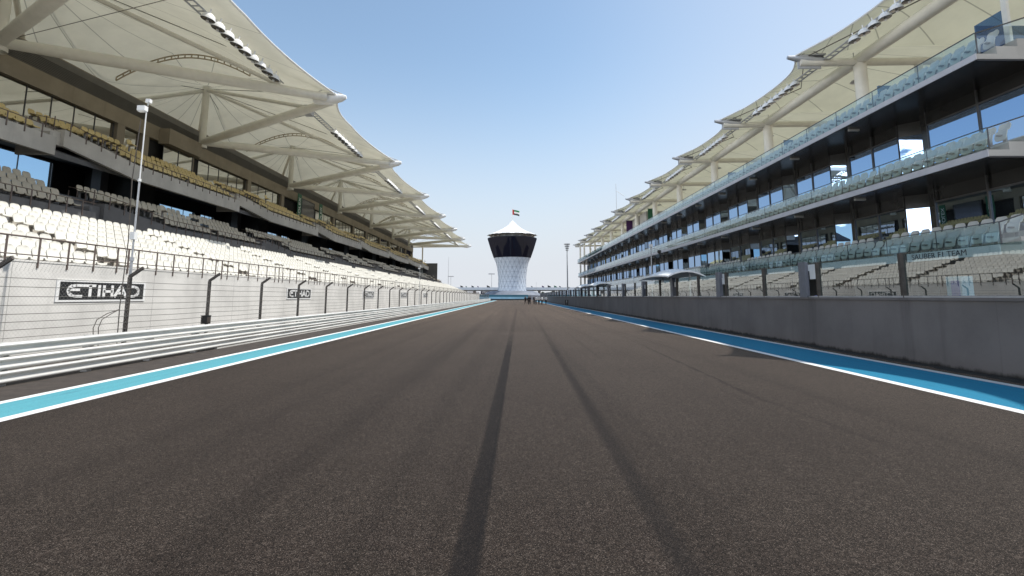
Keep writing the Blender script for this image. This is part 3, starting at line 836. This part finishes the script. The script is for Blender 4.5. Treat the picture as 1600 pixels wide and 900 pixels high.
for k, yr in enumerate(YR):
    b = MB(); b.tube([(TXR + (.3 if k else 1.9), yr, TZR), (33, yr, TZR + .25)], .22, 14); b.build('roof_beam', STEELP, pb, True)
    if k == 0: continue
    b = MB(); b.tube([(TXR + 1.6, yr, TZR + .12), (TXR + .7, yr, TZR + .2), (TXR + .15, yr, TZR + .26), (TXR - .35, yr, TZR + .32)], [.24, .26, .18, .10], 12)
    b.hexa([(TXR + 1.6, yr - .40), (TXR + 1.6, yr + .40), (TXR + .2, yr + .16), (TXR + .2, yr - .16)], TZR + .32, TZR + .40)
    b.hexa([(TXR + 1.5, yr - .03), (TXR + 1.5, yr + .03), (TXR + .2, yr + .03), (TXR + .2, yr - .03)], TZR - .35, TZR + .5)
    b.tube([(TXR + 1.2, yr - .3, TZR + .4), (TXR + .8, yr - .28, TZR + .7), (TXR + .4, yr - .12, TZR + .4)], .035, 6); b.build('beam_tip', STEELG, pb, True)
def front_r(u, k=1): return TXR + .1 + 1.75 * (1 - u * u) + (1.7 * (1 - u) / 2 if k == 0 else 0)
ZRV = [(15, 15.05), (20, 15.65), (25, 15.9), (34, 15.4)]
ZRM = [(17.0, 15.45), (17.65, 15.65), (20, 16.7), (23, 17.6), (28, 17.0), (34, 15.4)]
def tab(T, v):
    for (a, za), (b_, zb) in zip(T[:-1], T[1:]):
        if a <= v <= b_: return za + (zb - za) * (v - a) / (b_ - a)
    return T[0][1] if v < T[0][0] else T[-1][1]
def zr(u, X):
    w = max(0, 1 - u * u) ** 1.1; return tab(ZRV, X) * (1 - w) + tab(ZRM, X) * w
for k in range(len(YR) - 1):
    ya, yb_ = YR[k], YR[k + 1]; yc = (ya + yb_) / 2; hy = (yb_ - ya) / 2
    vs, fs = [], []
    for iu in range(17):
        u = -1 + iu / 8
        for iv in range(17):
            xx = front_r(u, k) + (34 - front_r(u, k)) * iv / 16; vs.append((xx - 22, u * hy, zr(u, xx)))
    for iu in range(16):
        for iv in range(16):
            a = iu * 17 + iv; fs.append((a, a + 1, a + 18, a + 17))
    b = MB(); b.add(vs, fs); o = b.build('roof_membrane', MEMR, pb, True); o.location = (22, yc, 0)
    o.data.polygons.foreach_set('use_smooth', [True] * len(o.data.polygons))
    b = MB(); b.tube([(front_r(-1 + i / 8, k) - .04 - 22, (-1 + i / 8) * hy, zr(-1 + i / 8, front_r(-1 + i / 8, k))) for i in range(17)], .05, 6); b.build('edge_cable', STEELW, o)
    b = MB()
    for dx in (-.17, .17): b.tube([(17.5 + dx, ya + .3, TZR + .1), (17.5 + dx, yb_ - .3, TZR + .1)], .045, 6)
    q = ya + .4
    while q < yb_ - .3: b.box(17.33, 17.67, q, q + .04, TZR + .07, TZR + .13); q += .45
    if k: b.build('light_rail', STEELG, pb)
    b = MB(); b.tube([(TXR + .6, ya, TZR + .3), (19.2, yc, 15.5), (TXR + .6, yb_, TZR + .3)], .03, 6); b.build('stay_cable', CABLE, pb) if k else None
    if k > 0:
        for q in range(8):
            o = link('floodlight', lm, pb); o.location = (17.32, yc - 2.6 + q * .72, TZR - .18); o.rotation_euler = (random.uniform(-.1, .1), radians(-10), 0); o.scale = (.78,) * 3
    b = MB(); b.lathe([(0, .14), (.25, .1), (.33, 0), (.0, -.06)], (20.8, yc - 3, 14.6), 10); b.tube([(20.8, yc - 3, 14.7), (20.8, yc - 3, 16.5)], .03, 5); b.build('pendant_light', STEELG, pb)
# rooftop rooms on the terrace and enclosure at the near end
t = P(1575, 40, 17.6)
b = MB(); b.box(17.7, 17.74, 17.3, 18.5, 10.6, 12.0); b.box(17.74, 19.6, 18.46, 18.5, 10.6, 12.0); b.build('dark_glass_enclosure', BLUEGL, pb)
b = MB(); b.box(17.6, 17.7, 17.1, 17.3, 10.6, 12.9); b.build('enclosure_post', STEELP, pb)
for px_, X_ in ((1330, 17.1), (1192, 17.1), (1110, 17.1)):
    p = P(px_ + 10, 160, X_); b = MB(); b.box(X_, X_ + 1.4, p.y - 1.5, p.y - 1.4, 10.5, 11.5); b.build('wind_screen', BLUEGL, pb)
b = MB(); yw = P(1003, 350, 19.2).y; b.box(19.9, 23.0, yw, yw + 9, 10.4, 14.4); b.build('rooftop_room', CONC, pb)
t = thing('banner', 'dark purple banner on the rooftop wall of the pit building', 'banner')
b = MB(); yq = yw + 9.2; b.box(18.9, 22.0, yq, yq + .05, 10.5, 14.3); b.build('banner_cloth', PURPLE, t); b = MB(); b.tube([(18.9, yq, 14.35), (22, yq, 14.35)], .05, 6); b.build('banner_rod', STEELG, t)
t = thing('banner', 'green banner beside a column on the roof terrace of the pit building', 'banner')
b = MB(); b.box(19.95, 21.2, yw - .8, yw - .74, 10.6, 14.6); b.build('banner_cloth', GREEN, t); b = MB(); b.tube([(19.9, yw - .77, 14.65), (21.2, yw - .77, 14.65)], .05, 6); b.build('banner_rod', STEELG, t)
# seats of the pit building
pl = []
for li, (z0, z1) in enumerate(LV):
    for i in range(2):
        y_ = BY0 + .5; c_ = 0
        while y_ < BY1 - 2:
            if not (c_ % 13 in (11, 12) and i == 1): pl.append((AX + .42 + .75 * i, y_, z1 - .06 + .33 * i))
            y_ += .56; c_ += 1
seats('grey_seat', pl, GSEAT, -1, 'grey plastic seat in the near balcony rows of the pit building', 'rows of grey seats running into the distance on the pit building balconies', 'grey seats of the pit balconies')

# ------------------------------------------------------------------ pit lane furniture
def pit_canopy(y0, y1, label):
    t = thing('pit_stand', label, 'canopy', 'white roofed stands behind the pit wall')
    vs, fs = [], []
    for i in range(11):
        s_ = i / 10; yy = y0 + (y1 - y0) * s_
        for k_ in range(7):
            w = -1 + k_ / 3
            zt = 3.08 + .42 * (1 - w * w) * (1 - .5 * (2 * s_ - .7) ** 2) - .14 * (2 * s_ - 1) ** 2
            vs.append((10.5 + w * 1.15, yy, zt))
    nv = len(vs); vs += [(v[0], v[1], v[2] - .09) for v in vs]
    for i in range(10):
        for k_ in range(6):
            a = i * 7 + k_; fs.append((a, a + 1, a + 8, a + 7)); fs.append((a + nv, a + 7 + nv, a + 8 + nv, a + 1 + nv))
    for i in range(10):
        a = i * 7; fs.append((a, a + 7, a + 7 + nv, a + nv)); a += 6; fs.append((a, a + nv, a + 7 + nv, a + 7))
    for k_ in range(6):
        fs.append((k_, k_ + nv, k_ + 1 + nv, k_ + 1)); a = 70 + k_; fs.append((a, a + 1, a + 1 + nv, a + nv))
    b = MB(); b.add(vs, fs); b.build('roof', FABW, t, True)
    for yy in (y0 + .8, y1 - .8):
        for xx in (10.95, 11.45):
            b = MB(); b.box(xx - .05, xx + .05, yy - .05, yy + .05, 0, 3.2); b.build('leg', STEELG, t)
    b = MB(); b.box(10.85, 11.7, y0 + .9, y1 - .9, .9, 1.0); b.build('platform', STEELG, t)
pit_canopy(31.2, 38.6, 'white arched roof of the nearest pit stand behind the glass screen')
pit_canopy(60, 67, 'middle white roofed pit stand behind the glass screen')
pit_canopy(73, 80, 'farthest small white roofed pit stand behind the glass screen')
def blue_bundle(y_, lab, x_=11.0, s_=1.0, mt=None):
    t = thing('covered_monitor', lab, 'equipment cover', 'covered monitors behind the pit wall')
    b = MB(); b.lathe([(.40, 0), (.38, .18), (.30, .36), (.16, .46), (.0, .50)], (0, 0, 0), 12); o = b.build('cover', mt, t, True); o.scale = (s_, s_ * 1.1, s_); o.location = (x_, y_, 1.35)
    b = MB(); b.tube([(x_, y_, 0), (x_, y_, 1.4)], .05, 8); b.build('stand_pole', STEELD, t)
CLO = plain('blue_cover', (.10, .14, .45), .8); CLG = plain('pale_blue_cover', (.35, .48, .58), .8)
blue_bundle(P(1278, 455, 11.0).y, 'dark blue cloth covered monitor beside a wide post of the pit wall', 11.0, .8, CLO)
blue_bundle(P(1240, 458, 11.0).y, 'pale blue cloth covered monitor behind the glass screen', 11.0, .7, CLG)
t = thing('pale_cabinet', 'pale blue cabinet standing behind the nearest glass pane', 'cabinet')
p = P(1490, 455, 11.2); b = MB(); b.box(11.2, 11.5, p.y - .25, p.y + .2, 0, 2.2); b.build('cabinet_body', plain('pale_blue_metal', (.35, .50, .60), .5), t); b = MB(); b.box(11.19, 11.199, p.y - .2, p.y + .05, 1.6, 2.1); b.build('cabinet_panel', CLO, t)
t = thing('equipment_case', 'black two-leaf board leaning at the foot of the far pit wall', 'board')
p = P(884, 480, 9.9); yb = 9.9 * F / 81 / CT
for dx in (0, .35):
    b = MB(); b.box(9.75 + dx, 10.0 + dx, yb - .06, yb + .06, .01, 1.02); b.build('leaf', BLACK, t)
b = MB(); b.box(10.0, 10.1, yb - .05, yb + .05, .55, .95); b.build('hinge_strip', STEELG, t)

# ------------------------------------------------------------------ masts and poles
def cam_mast(loc, h, lab, lean=0.0, boxes=True):
    t = thing('camera_mast', lab, 'mast', None, loc)
    b = MB(); b.tube([(0, 0, 0), (0, 0, h * .38)], .036, 10); b.build('lower_pole', STEELG, t)
    b = MB(); b.tube([(0, 0, h * .38), (0, 0, h * .7)], .025, 10); b.tube([(0, 0, h * .375), (0, 0, h * .39)], .055, 10); b.build('middle_pole', STEELG, t)
    b = MB(); b.tube([(0, 0, h * .7), (0, 0, h - .1)], .017, 10); b.tube([(0, 0, h * .695), (0, 0, h * .705)], .045, 10); b.build('upper_pole', STEELW, t)
    b = MB(); b.box(-.19, .03, -.13, .02, h - .10, h + .05); b.box(-.17, .01, -.11, 0, h - .125, h - .101); b.build('camera_box', STEELW, t)
    b = MB(); b.box(-.02, .10, -.05, .06, h + .17, h + .28); b.tube([(.03, .0, h + .09), (.03, .0, h + .17)], .015, 6); b.build('antenna', STEELW, t)
    if boxes:
        b = MB(); b.box(-.07, .06, -.08, .05, h * .46, h * .49); b.build('control_box', STEELW, t)
        b = MB(); b.tube([(-.1, -.05, h * .95), (-.14, -.1, h * .7), (-.09, -.08, h * .45), (-.13, -.1, h * .2), (-.1, -.1, 0)], .014, 6); b.build('cable', STEELD, t)
    return t
p = P(195, 516, -10.75); cam_mast((-10.75, p.y, 0), 7.15, 'tall thin telescopic mast with white boxes on top, by the nearest fence post')
p = P(655, 470, -10.75); cam_mast((-10.75, p.y, 0), 4.9, 'short far mast with white head box behind the fence by the stand end', boxes=False)
p = P(1019, 440, 12.6)
t = thing('camera_mast', 'thin dark camera pole with a side arm rising from the pit lane', 'mast', None, (12.6, p.y, 0))
b = MB(); b.tube([(0, 0, 0), (0, 0, 6.2)], [.07, .05], 8); b.build('pole', STEELG, t)
b = MB(); b.tube([(-.1, 0, 6.1), (.75, 0, 6.0)], .035, 6); b.box(-.15, .15, -.1, .1, 6.2, 6.45); b.build('arm', STEELW, t)
b = MB(); b.lathe([(.0, .18), (.14, .15), (.2, 0), (.12, -.14), (0, -.18)], (.75, 0, 5.75), 10); b.build('camera_dome', STEELD, t)

def floodmast(px, pytop, X, D, lab, kind):
    y_ = D / CT; x_ = (px - VX) / F * D; z_ = (VY - pytop) / F * D * CT + H
    t = thing('light_mast', lab, 'light mast', None, (x_, y_, 0))
    b = MB(); b.tube([(0, 0, 0), (0, 0, z_)], [.20, .11] if kind != 'thin' else [.12, .05], 10); b.build('pole', STEELG, t)
    if kind == 'ring':
        b = MB()
        for i in range(4):
            r_ = .35 + .13 * i; zz = z_ - 1.5 + .5 * i
            b.lathe([(r_ - .18, -.1), (r_, 0), (r_ + .05, .18), (r_ - .1, .2), (r_ - .18, -.1)], (0, 0, zz), 16)
            for a in range(6): b.tube([(0, 0, zz), (r_ * cos(a * pi / 3), r_ * sin(a * pi / 3), zz + .05)], .04, 5)
        b.build('lamp_head', STEELG, t)
        b = MB(); b.box(-.05, .5, -.2, .2, 3.6, 4.0); b.build('control_box', STEELW, t)
    elif kind == 'bar':
        b = MB(); b.box(-1.7, 1.7, -.15, .15, z_ - .2, z_ + .35); b.build('lamp_head', STEELG, t)
    elif kind == 'thin':
        b = MB(); b.tube([(.1, 0, z_ - 2.0), (2.2, 0, z_ - 3.4)], .05, 6); b.build('arm', STEELG, t) if px > 900 else None
    return t
floodmast(887, 381, 0, 128, 'tall light mast with stacked ring head beside the far end of the pit building', 'ring')
floodmast(768, 428, 0, 275, 'far light mast with a flat bar head just left of the tower', 'bar')
floodmast(704, 432, 0, 290, 'far light mast with a flat bar head beside the thin mast left of the tower', 'bar')
floodmast(700, 401, 0, 190, 'thin bare mast rising beyond the far end of the left stand', 'thin')
floodmast(967, 282, 0, 135, 'thin mast with a small arm rising above the pit building roof', 'thin')
floodmast(838, 441, 0, 245, 'short thin pole just right of the tower', 'thin')

# ------------------------------------------------------------------ tower
TD = 252.0; ty = TD / CT; tx0 = (800.3 - VX) / F * TD
def tz(py): return (VY - py) / F * TD * CT + H
def tr(w): return w / 2 / F * TD
tw = thing('control_tower', 'waisted white lattice tower with dark glass crown and white tent roof', 'tower', None, (tx0, ty, 0))
prof = [(tr(45), tz(455.5)), (tr(43.2), tz(448)), (tr(42.6), tz(440)), (tr(43.2), tz(431)), (tr(45.5), tz(421)), (tr(50), tz(411)), (tr(57.2), tz(402.8))]
b = MB(); b.lathe(prof, (0, 0, 0), 40); b.build('shaft', TOWERW, tw, True)
def rad_at(z_):
    for (r0, z0), (r1, z1) in zip(prof[:-1], prof[1:]):
        if z0 <= z_ <= z1: return r0 + (r1 - r0) * (z_ - z0) / (z1 - z0)
    return prof[-1][0]
b = MB(); NA, NRW = 22, 7
zz = [prof[0][1] + (prof[-1][1] - prof[0][1]) * i / NRW for i in range(NRW + 1)]
for i in range(NRW + 1):
    r_ = rad_at(zz[i]) + .06
    b.tube([(r_ * cos(a * pi / 22), r_ * sin(a * pi / 22), zz[i]) for a in range(45)], .045, 4)
    if i < NRW:
        r2 = rad_at(zz[i + 1]) + .06
        for k in range(NA):
            a0 = 2 * pi * (k + (.5 if i % 2 else 0)) / NA
            for da in (-.5, .5):
                a1 = a0 + 2 * pi * da / NA; am = (a0 + a1) / 2; rm = (r_ + r2) / 2 + .05
                b.tube([(r_ * cos(a0), r_ * sin(a0), zz[i]), (rm * cos(am), rm * sin(am), (zz[i] + zz[i + 1]) / 2), (r2 * cos(a1), r2 * sin(a1), zz[i + 1])], .048, 4)
b.build('lattice', LATT, tw)
b = MB(); b.lathe([(tr(56), tz(402.9)), (tr(58.4), tz(402.6)), (tr(68), tz(389)), (tr(78), tz(372.5)), (tr(78), tz(371.5)), (0.1, tz(371.4))], (0, 0, 0), 40); b.build('glass_crown', TOWERD, tw, True)
b = MB(); b.lathe([(tr(38), tz(371.3)), (tr(38), tz(364)), (.1, tz(363.9))], (0, 0, 0), 24); b.build('deck_room', SKYGLASS and TOWERW, tw)
for k in range(16):
    b = MB(); a = 2 * pi * k / 16; r_ = tr(62); b.tube([(r_ * cos(a), r_ * sin(a), tz(371.4)), (r_ * cos(a), r_ * sin(a), tz(364.5))], .12, 6); b.build('roof_post', STEELG, tw)
b = MB(); n_ = 48; rows = [(.3, tz(342)), (tr(6), tz(344.5)), (tr(15), tz(349.5)), (tr(28), tz(355)), (tr(45), tz(359.8)), (tr(58), tz(362.5)), (tr(66), tz(364))]
vs, fs = [], []
for i, (r_, z_) in enumerate(rows):
    for k in range(n_): a = 2 * pi * k / n_; vs.append((r_ * cos(a), r_ * sin(a), z_))
for k in range(n_):
    a = 2 * pi * k / n_; q = 1 if k % 4 == 0 else (.955 if k % 2 == 0 else .965)
    vs.append((tr(80) * q * cos(a), tr(80) * q * sin(a), tz(366.3) - (.25 if k % 4 == 0 else 0)))
for i in range(len(rows)):
    for k in range(n_): fs.append((i * n_ + k, i * n_ + (k + 1) % n_, (i + 1) * n_ + (k + 1) % n_, (i + 1) * n_ + k))
b.add(vs, [f[::-1] for f in fs]); rf = b.build('tent_roof', FABW, tw, True)
b = MB()
for k in range(16):
    a = 2 * pi * k / 16; b.tube([(tr(38) * cos(a), tr(38) * sin(a), tz(363)), (tr(79) * cos(a), tr(79) * sin(a), tz(366.6))], .14, 6)
b.build('roof_ribs', STEELG, rf)
b = MB(); b.tube([(0, 0, tz(343)), (0, 0, tz(321.5))], [.16, .07], 8); b.build('flag_pole', STEELW, tw)
b = MB(); b.lathe([(tr(60), .0), (tr(92), .01), (tr(92), tz(461)), (tr(80), tz(457)), (tr(64), tz(454.5)), (.1, tz(454.3))], (0, 0, 0), 48)
b.build('base_ring', plain('base_grey', (.16, .18, .22), .6, 0, .2, .3), tw)
def flag(name, loc, w, h, droop, cols, lab, polez=0, group=None):
    t = thing(name, lab, 'flag', group, loc)
    for ci, (a0, a1, b0, b1, mt, nm) in enumerate(cols):
        vs, fs = [], []
        for i in range(9):
            s_ = a0 + (a1 - a0) * i / 8
            for r_ in (b0, b1): vs.append((s_ * w, .25 * w * .3 * sin(s_ * 7), -(1 - r_) * h - droop * s_))
        for i in range(8): a = 2 * i; fs.append((a, a + 2, a + 3, a + 1))
        b = MB(); b.add(vs, fs)
        o = b.build(nm, mt, t); sm = o.modifiers.new('thick', 'SOLIDIFY'); sm.thickness = .02
    if polez:
        b = MB(); b.tube([(0, 0, -polez), (0, 0, .1)], .05, 6); b.build('pole', STEELG, t)
    return t
flag('flag', (tx0, ty, tz(324)), 3.6, 2.6, .9, [(0, .25, 0, 1, RED, 'red_band'), (.25, 1, .667, 1, FGREEN, 'green_band'), (.25, 1, .334, .666, LET, 'white_band'), (.25, 1, 0, .333, BLACK, 'black_band')], 'red, green, white and black flag flying above the tower')

# ------------------------------------------------------------------ footbridge with flags, barriers, trees
BD = 268.0; by = BD / CT
def bx_(px): return (px - VX) / F * BD
def bz(py): return (VY - py) / F * BD * CT + H
fb = thing('footbridge', 'long low white footbridge crossing behind the tower', 'bridge')
b = MB(); b.box(-75, 60, by, by + 4, bz(453.0), bz(449)); b.build('deck', TOWERW, fb)
b = MB(); b.box(-75, 60, by + .1, by + 3.9, bz(454.6), bz(453.05)); b.build('girder', plain('girder_dark', (.08, .085, .09), .6), fb)
for px_ in (690, 727, 741, 843, 865, 880):
    b = MB(); b.box(bx_(px_) - .7, bx_(px_) + .7, by + 1, by + 3, 0, bz(454.7)); b.build('pier', CONCD, fb)
t = thing('banner', 'dark blue ETIHAD banner hanging under the footbridge left of the tower', 'banner')
b = MB(); b.box(bx_(751), bx_(771), by - .2, by - .1, bz(459.3), bz(454.9)); b.build('banner_cloth', plain('navy_cloth', (.012, .014, .04), .6), t)
tx = textmesh('lettering', 'ETIHAD', 1.25, LET, .01, t); tx.rotation_euler = (radians(90), 0, 0); tx.location = (bx_(761), by - .22, bz(457.1)); tx.scale = (1.15, 1, 1)
cols = [BLACK, GREEN, INK, PURPLE]
words_ = ['farthest left', 'second from left', 'third from left', 'fourth from left', 'fifth from left']
for i, px_ in enumerate((719, 727, 736.5, 745.5, 760.5)):
    s_ = (1, .5, .9, .5, 1.15)[i]
    flag('flag', (bx_(px_), by + .5, bz(446.3) + (s_ - .7) * .6), 1.5 * s_, 1.0 * s_, .7 * s_, [(0, 1, 0, 1, cols[i % 4], 'cloth')], 'small dark flag on the footbridge, left of the tower, ' + words_[i], 2.0, 'flags on the footbridge')
words_ = ['nearest the tower', 'second right of the tower', 'third right of the tower, largest', 'fourth right of the tower', 'farthest right']
for i, px_ in enumerate((830, 847, 856, 866, 874)):
    s_ = (.5, .8, 1.2, 1.0, .6)[i]
    flag('flag', (bx_(px_), by + .5, bz(446.3) + (s_ - .7) * .6), 1.5 * s_, 1.0 * s_, .7 * s_, [(0, 1, 0, 1, cols[(i + 2) % 4], 'cloth')], 'small flag on the footbridge right of the tower, ' + words_[i], 2.0, 'flags on the footbridge')
t = thing('barrier', 'pale blue run-off barrier with dark teal top in front of the tower', 'barrier')
b = MB(); b.box(-17.5, 6.3, 226, 226.8, .55, 1.45); b.build('belt', BARR, t); b = MB(); b.box(-19, 6.3, 226.3, 227.1, 1.47, 2.35); b.build('upper_band', BARRD, t)
b = MB(); b.box(-17.5, 6.3, 226.1, 226.9, 0, .545); b.build('foot', BLACK, t)  # black base drawn in for the shadow line under the belt
def tree(px_, D, h, lab):
    x_ = (px_ - VX) / F * D; t = thing('tree', lab, 'tree', 'trees beyond the footbridge', (x_, D, -.05))
    b = MB(); b.tube([(0, 0, 0), (.1, 0, h * .35), (.0, .1, h * .6)], [.22, .16, .08], 7); b.tube([(.08, 0, h * .33), (.9, .2, h * .6)], [.1, .05], 6); b.tube([(.08, 0, h * .3), (-.9, -.2, h * .58)], [.1, .05], 6); b.build('trunk', BARK, t)
    b = MB(); cl = [(random.uniform(-1.6, 1.6), random.uniform(-1.2, 1.2), h * random.uniform(.42, .92), random.uniform(.6, 1.2)) for _ in range(11)]
    for cx_, cy_, cz_, r_ in cl:
        for _ in range(60):
            d = Vector((random.gauss(0, 1), random.gauss(0, 1), random.gauss(0, .8))).normalized() * r_ * random.uniform(.5, 1.1)
            c0 = Vector((cx_, cy_, cz_)) + d; a = Vector((random.gauss(0, 1), random.gauss(0, 1), random.gauss(0, 1))).normalized() * .2; e = a.cross(Vector((random.random(), 1, random.random()))).normalized() * .13
            b.add([c0 - a, c0 + e, c0 + a, c0 - e], [(0, 1, 2, 3)])
    b.build('crown', LEAF, t)
for px_, D, h, lab in ((851, 285, 4.4, 'low dark green tree beneath the footbridge, first right of the tower'), (857, 288, 4.0, 'second low tree right of the tower beneath the footbridge'), (863, 286, 4.5, 'third low tree right of the tower, beside the light mast'),
                       (869, 287, 4.2, 'fourth low tree right of the tower'), (876, 286, 4.6, 'farthest right low tree beneath the footbridge'), (756, 287, 2.6, 'low tree beneath the banner left of the tower'), (763, 288, 2.4, 'small bush-like tree next to the tower base on its left'), (747, 288, 2.5, 'small tree left of the banner under the footbridge')):
    tree(px_, D, h, lab)

# ------------------------------------------------------------------ people
def person_mesh(step, arm):
    J = {'pel': (0, 0, .95), 'sp': (.0, 0, 1.2), 'ch': (.01, 0, 1.42), 'nk': (.01, 0, 1.52), 'hd': (.02, 0, 1.62), 'tp': (.02, 0, 1.74),
         'lh': (0, .10, .92), 'lk': (.10 * step, .10, .50), 'la': (.22 * step - .05, .10, .08), 'lt': (.22 * step + .12, .10, .04),
         'rh': (0, -.10, .92), 'rk': (-.02 * step, -.10, .49), 'ra': (-.26 * step, -.10, .10), 'rt': (-.26 * step + .16, -.10, .04),
         'ls': (0, .19, 1.42), 'le': (-.10 * step, .25, 1.15), 'lw': (-.02 * step + arm, .25, .92 + arm), 'lf': (.0 + arm, .25, .82 + arm),
         'rs': (0, -.19, 1.42), 're': (.06 * step, -.25, 1.14), 'rw': (.16 * step, -.24, .92), 'rf': (.2 * step, -.24, .82)}
    R = {'pel': .165, 'sp': .15, 'ch': .175, 'nk': .055, 'hd': .095, 'tp': .08, 'lh': .11, 'rh': .11, 'lk': .078, 'rk': .078, 'la': .045, 'ra': .045, 'lt': .035, 'rt': .035,
         'ls': .065, 'rs': .065, 'le': .045, 're': .045, 'lw': .032, 'rw': .032, 'lf': .03, 'rf': .03}
    E = [('pel', 'sp'), ('sp', 'ch'), ('ch', 'nk'), ('nk', 'hd'), ('hd', 'tp'), ('pel', 'lh'), ('lh', 'lk'), ('lk', 'la'), ('la', 'lt'), ('pel', 'rh'), ('rh', 'rk'), ('rk', 'ra'), ('ra', 'rt'),
         ('ch', 'ls'), ('ls', 'le'), ('le', 'lw'), ('lw', 'lf'), ('ch', 'rs'), ('rs', 're'), ('re', 'rw'), ('rw', 'rf')]
    ks = list(J); me = bpy.data.meshes.new('person'); me.from_pydata([J[k_] for k_ in ks], [(ks.index(a), ks.index(c_)) for a, c_ in E], [])
    o = link('person', me); sk = o.modifiers.new('skin', 'SKIN')
    for i, k_ in enumerate(ks):
        me.skin_vertices[0].data[i].radius = (R[k_], R[k_]); me.skin_vertices[0].data[i].use_root = (k_ == 'pel')
    sb = o.modifiers.new('sub', 'SUBSURF'); sb.levels = 1; sb.render_levels = 1
    dg = bpy.context.evaluated_depsgraph_get(); m2 = bpy.data.meshes.new_from_object(o.evaluated_get(dg)); bpy.data.objects.remove(o)
    return m2
PMS = [person_mesh(1.0, 0), person_mesh(.45, .15), person_mesh(-.8, 0)]
def person(x_, y_, z_, rot, k_, shirt, lab, group=None, s_=1.0):
    me = PMS[k_].copy(); me.materials.clear()
    for mt in (shirt, TROUS, SKIN, HAIR): me.materials.append(mt)
    for f in me.polygons:
        c_ = f.center; mi = 0
        if c_.z < .98 and abs(c_.y) < .19: mi = 1
        elif abs(c_.y) > .19 and c_.z < 1.12: mi = 2
        if c_.z > 1.50: mi = 2
        if c_.z > 1.66 or (c_.z > 1.56 and c_.x < 0): mi = 3
        f.material_index = mi; f.use_smooth = True
    o = link('person', me); o.location = (x_, y_, z_); o.rotation_euler.z = rot; o.scale = (s_,) * 3
    return tag(o, lab, 'person', group)
D0 = 105.0
grp = 'people walking on the far track'
data = [(821, SHIRTD, 0, 'person in dark clothes walking on the track, leftmost of the far group'), (825.5, SHIRTD, 1, 'person in dark clothes, second from left in the far group on the track'),
        (828, SHIRTD, 2, 'person in dark clothes, third from left in the far group on the track'), (834.5, SHIRTD, 0, 'person in dark clothes just left of the white shirts in the far group'),
        (837.5, SHIRTW, 2, 'person in a white shirt, leftmost of the white shirts in the far group'), (842, SHIRTW, 0, 'person in a white shirt, second of the white shirts from the left'),
        (846.8, SHIRTW, 1, 'person in a white shirt, third of the white shirts from the left'), (853, SHIRTW, 0, 'person in a white shirt, rightmost of the far group by the blue strip')]
for px_, sh, k_, lab in data:
    dd = D0 + random.uniform(-4, 5); person((px_ - VX) / F * dd, dd / CT, 0.0, radians(90 + random.uniform(-25, 25)), k_, sh, lab, grp)
p = P(551.5, 372, -26.0); person(-25.75, p.y, 9.78, 0, 1, SHIRTD, 'person in dark clothes standing among the yellow seats of the upper tier')

# ------------------------------------------------------------------ sky, sun, camera
SV = Vector((15.8 - 6.45, 1.6, 14.75)).normalized()
W = bpy.data.worlds.new('World'); S.world = W; W.use_nodes = True
class _M: node_tree = W.node_tree
n = N(_M)
sky = n.n('ShaderNodeTexSky', sky_type='NISHITA'); sky.sun_disc = False
sky.sun_elevation = math.asin(SV.z); sky.sun_rotation = math.atan2(SV.x, SV.y)
sky.altitude = 0; sky.air_density = 1.0; sky.dust_density = 0.8; sky.ozone_density = 1.2
gen = n.n('ShaderNodeTexCoord').outputs['Generated']
gx, gy_, gz = n.xyz(gen)
cl = n.noise(4.6, 8, .56, vec=gen, sc=(1, 1, 2.6))
side = n.step(n.math('ADD', n.math('MULTIPLY', gy_, .70), n.math('MULTIPLY', gx, 1.0)), -.40, -.62)
lowz = n.math('MULTIPLY', n.step(gz, .0, .05), n.step(gz, .62, .30))
band = n.math('SUBTRACT', 1.0, n.math('POWER', n.math('ABSOLUTE', n.math('DIVIDE', n.math('SUBTRACT', gz, .19), .10)), 2.0))
cf = n.math('MULTIPLY', n.math('MULTIPLY', n.step(n.math('MULTIPLY_ADD', n.math('MAXIMUM', band, -1.0), .20, cl), .555, .59), side), lowz)
west = n.math('SUBTRACT', 1.0, n.math('MULTIPLY', n.step(gx, -.28, -.7), .75))
hz = n.math('MULTIPLY', n.math('POWER', n.math('SUBTRACT', 1.0, n.step(n.math('ABSOLUTE', gz), 0.0, .52)), 1.5), .93)
hz = n.math('MULTIPLY', hz, west)
hz = n.math('MINIMUM', n.math('ADD', n.math('ADD', hz, .06), n.math('MULTIPLY', n.step(gx, .02, .62), .42)), .95)
skyb = n.mix(1.0, sky.outputs[0], (.98, 1.03, .96), 'MULTIPLY')
skyc = n.mix(hz, skyb, (3.6, 3.76, 4.1))
col = n.mix(cf, skyc, (26.0, 26.0, 26.2))
bg = n.n('ShaderNodeBackground'); n.l(col, bg.inputs[0]); bg.inputs[1].default_value = .15
o = n.n('ShaderNodeOutputWorld'); n.l(bg.outputs[0], o.inputs[0])
L = bpy.data.lights.new('sun', 'SUN'); L.energy = 3.6; L.angle = radians(.5); L.color = (1.0, .955, .88)
so = bpy.data.objects.new('sun', L); COL.objects.link(so); so.rotation_euler = SV.to_track_quat('Z', 'Y').to_euler()
cam = bpy.data.cameras.new('camera'); co = bpy.data.objects.new('camera', cam); COL.objects.link(co)
co.location = (0, 0, H); co.rotation_euler = (radians(90) + TH, 0, 0)
cam.sensor_width = 36; cam.lens = F / 1600 * 36; cam.clip_end = 8000; cam.clip_start = .05
cam.shift_x = -3 / 1600; cam.shift_y = -(450 - (VY - 106.7)) / 1600
S.camera = co
S.view_settings.view_transform = 'Standard'; S.view_settings.look = 'None'; S.view_settings.exposure = .45; S.view_settings.gamma = 1
S.cycles.max_bounces = 10; S.cycles.transparent_max_bounces = 24; S.cycles.glossy_bounces = 5; S.cycles.diffuse_bounces = 4
S.cycles.caustics_reflective = False; S.cycles.caustics_refractive = False
S.cycles.use_denoising = True
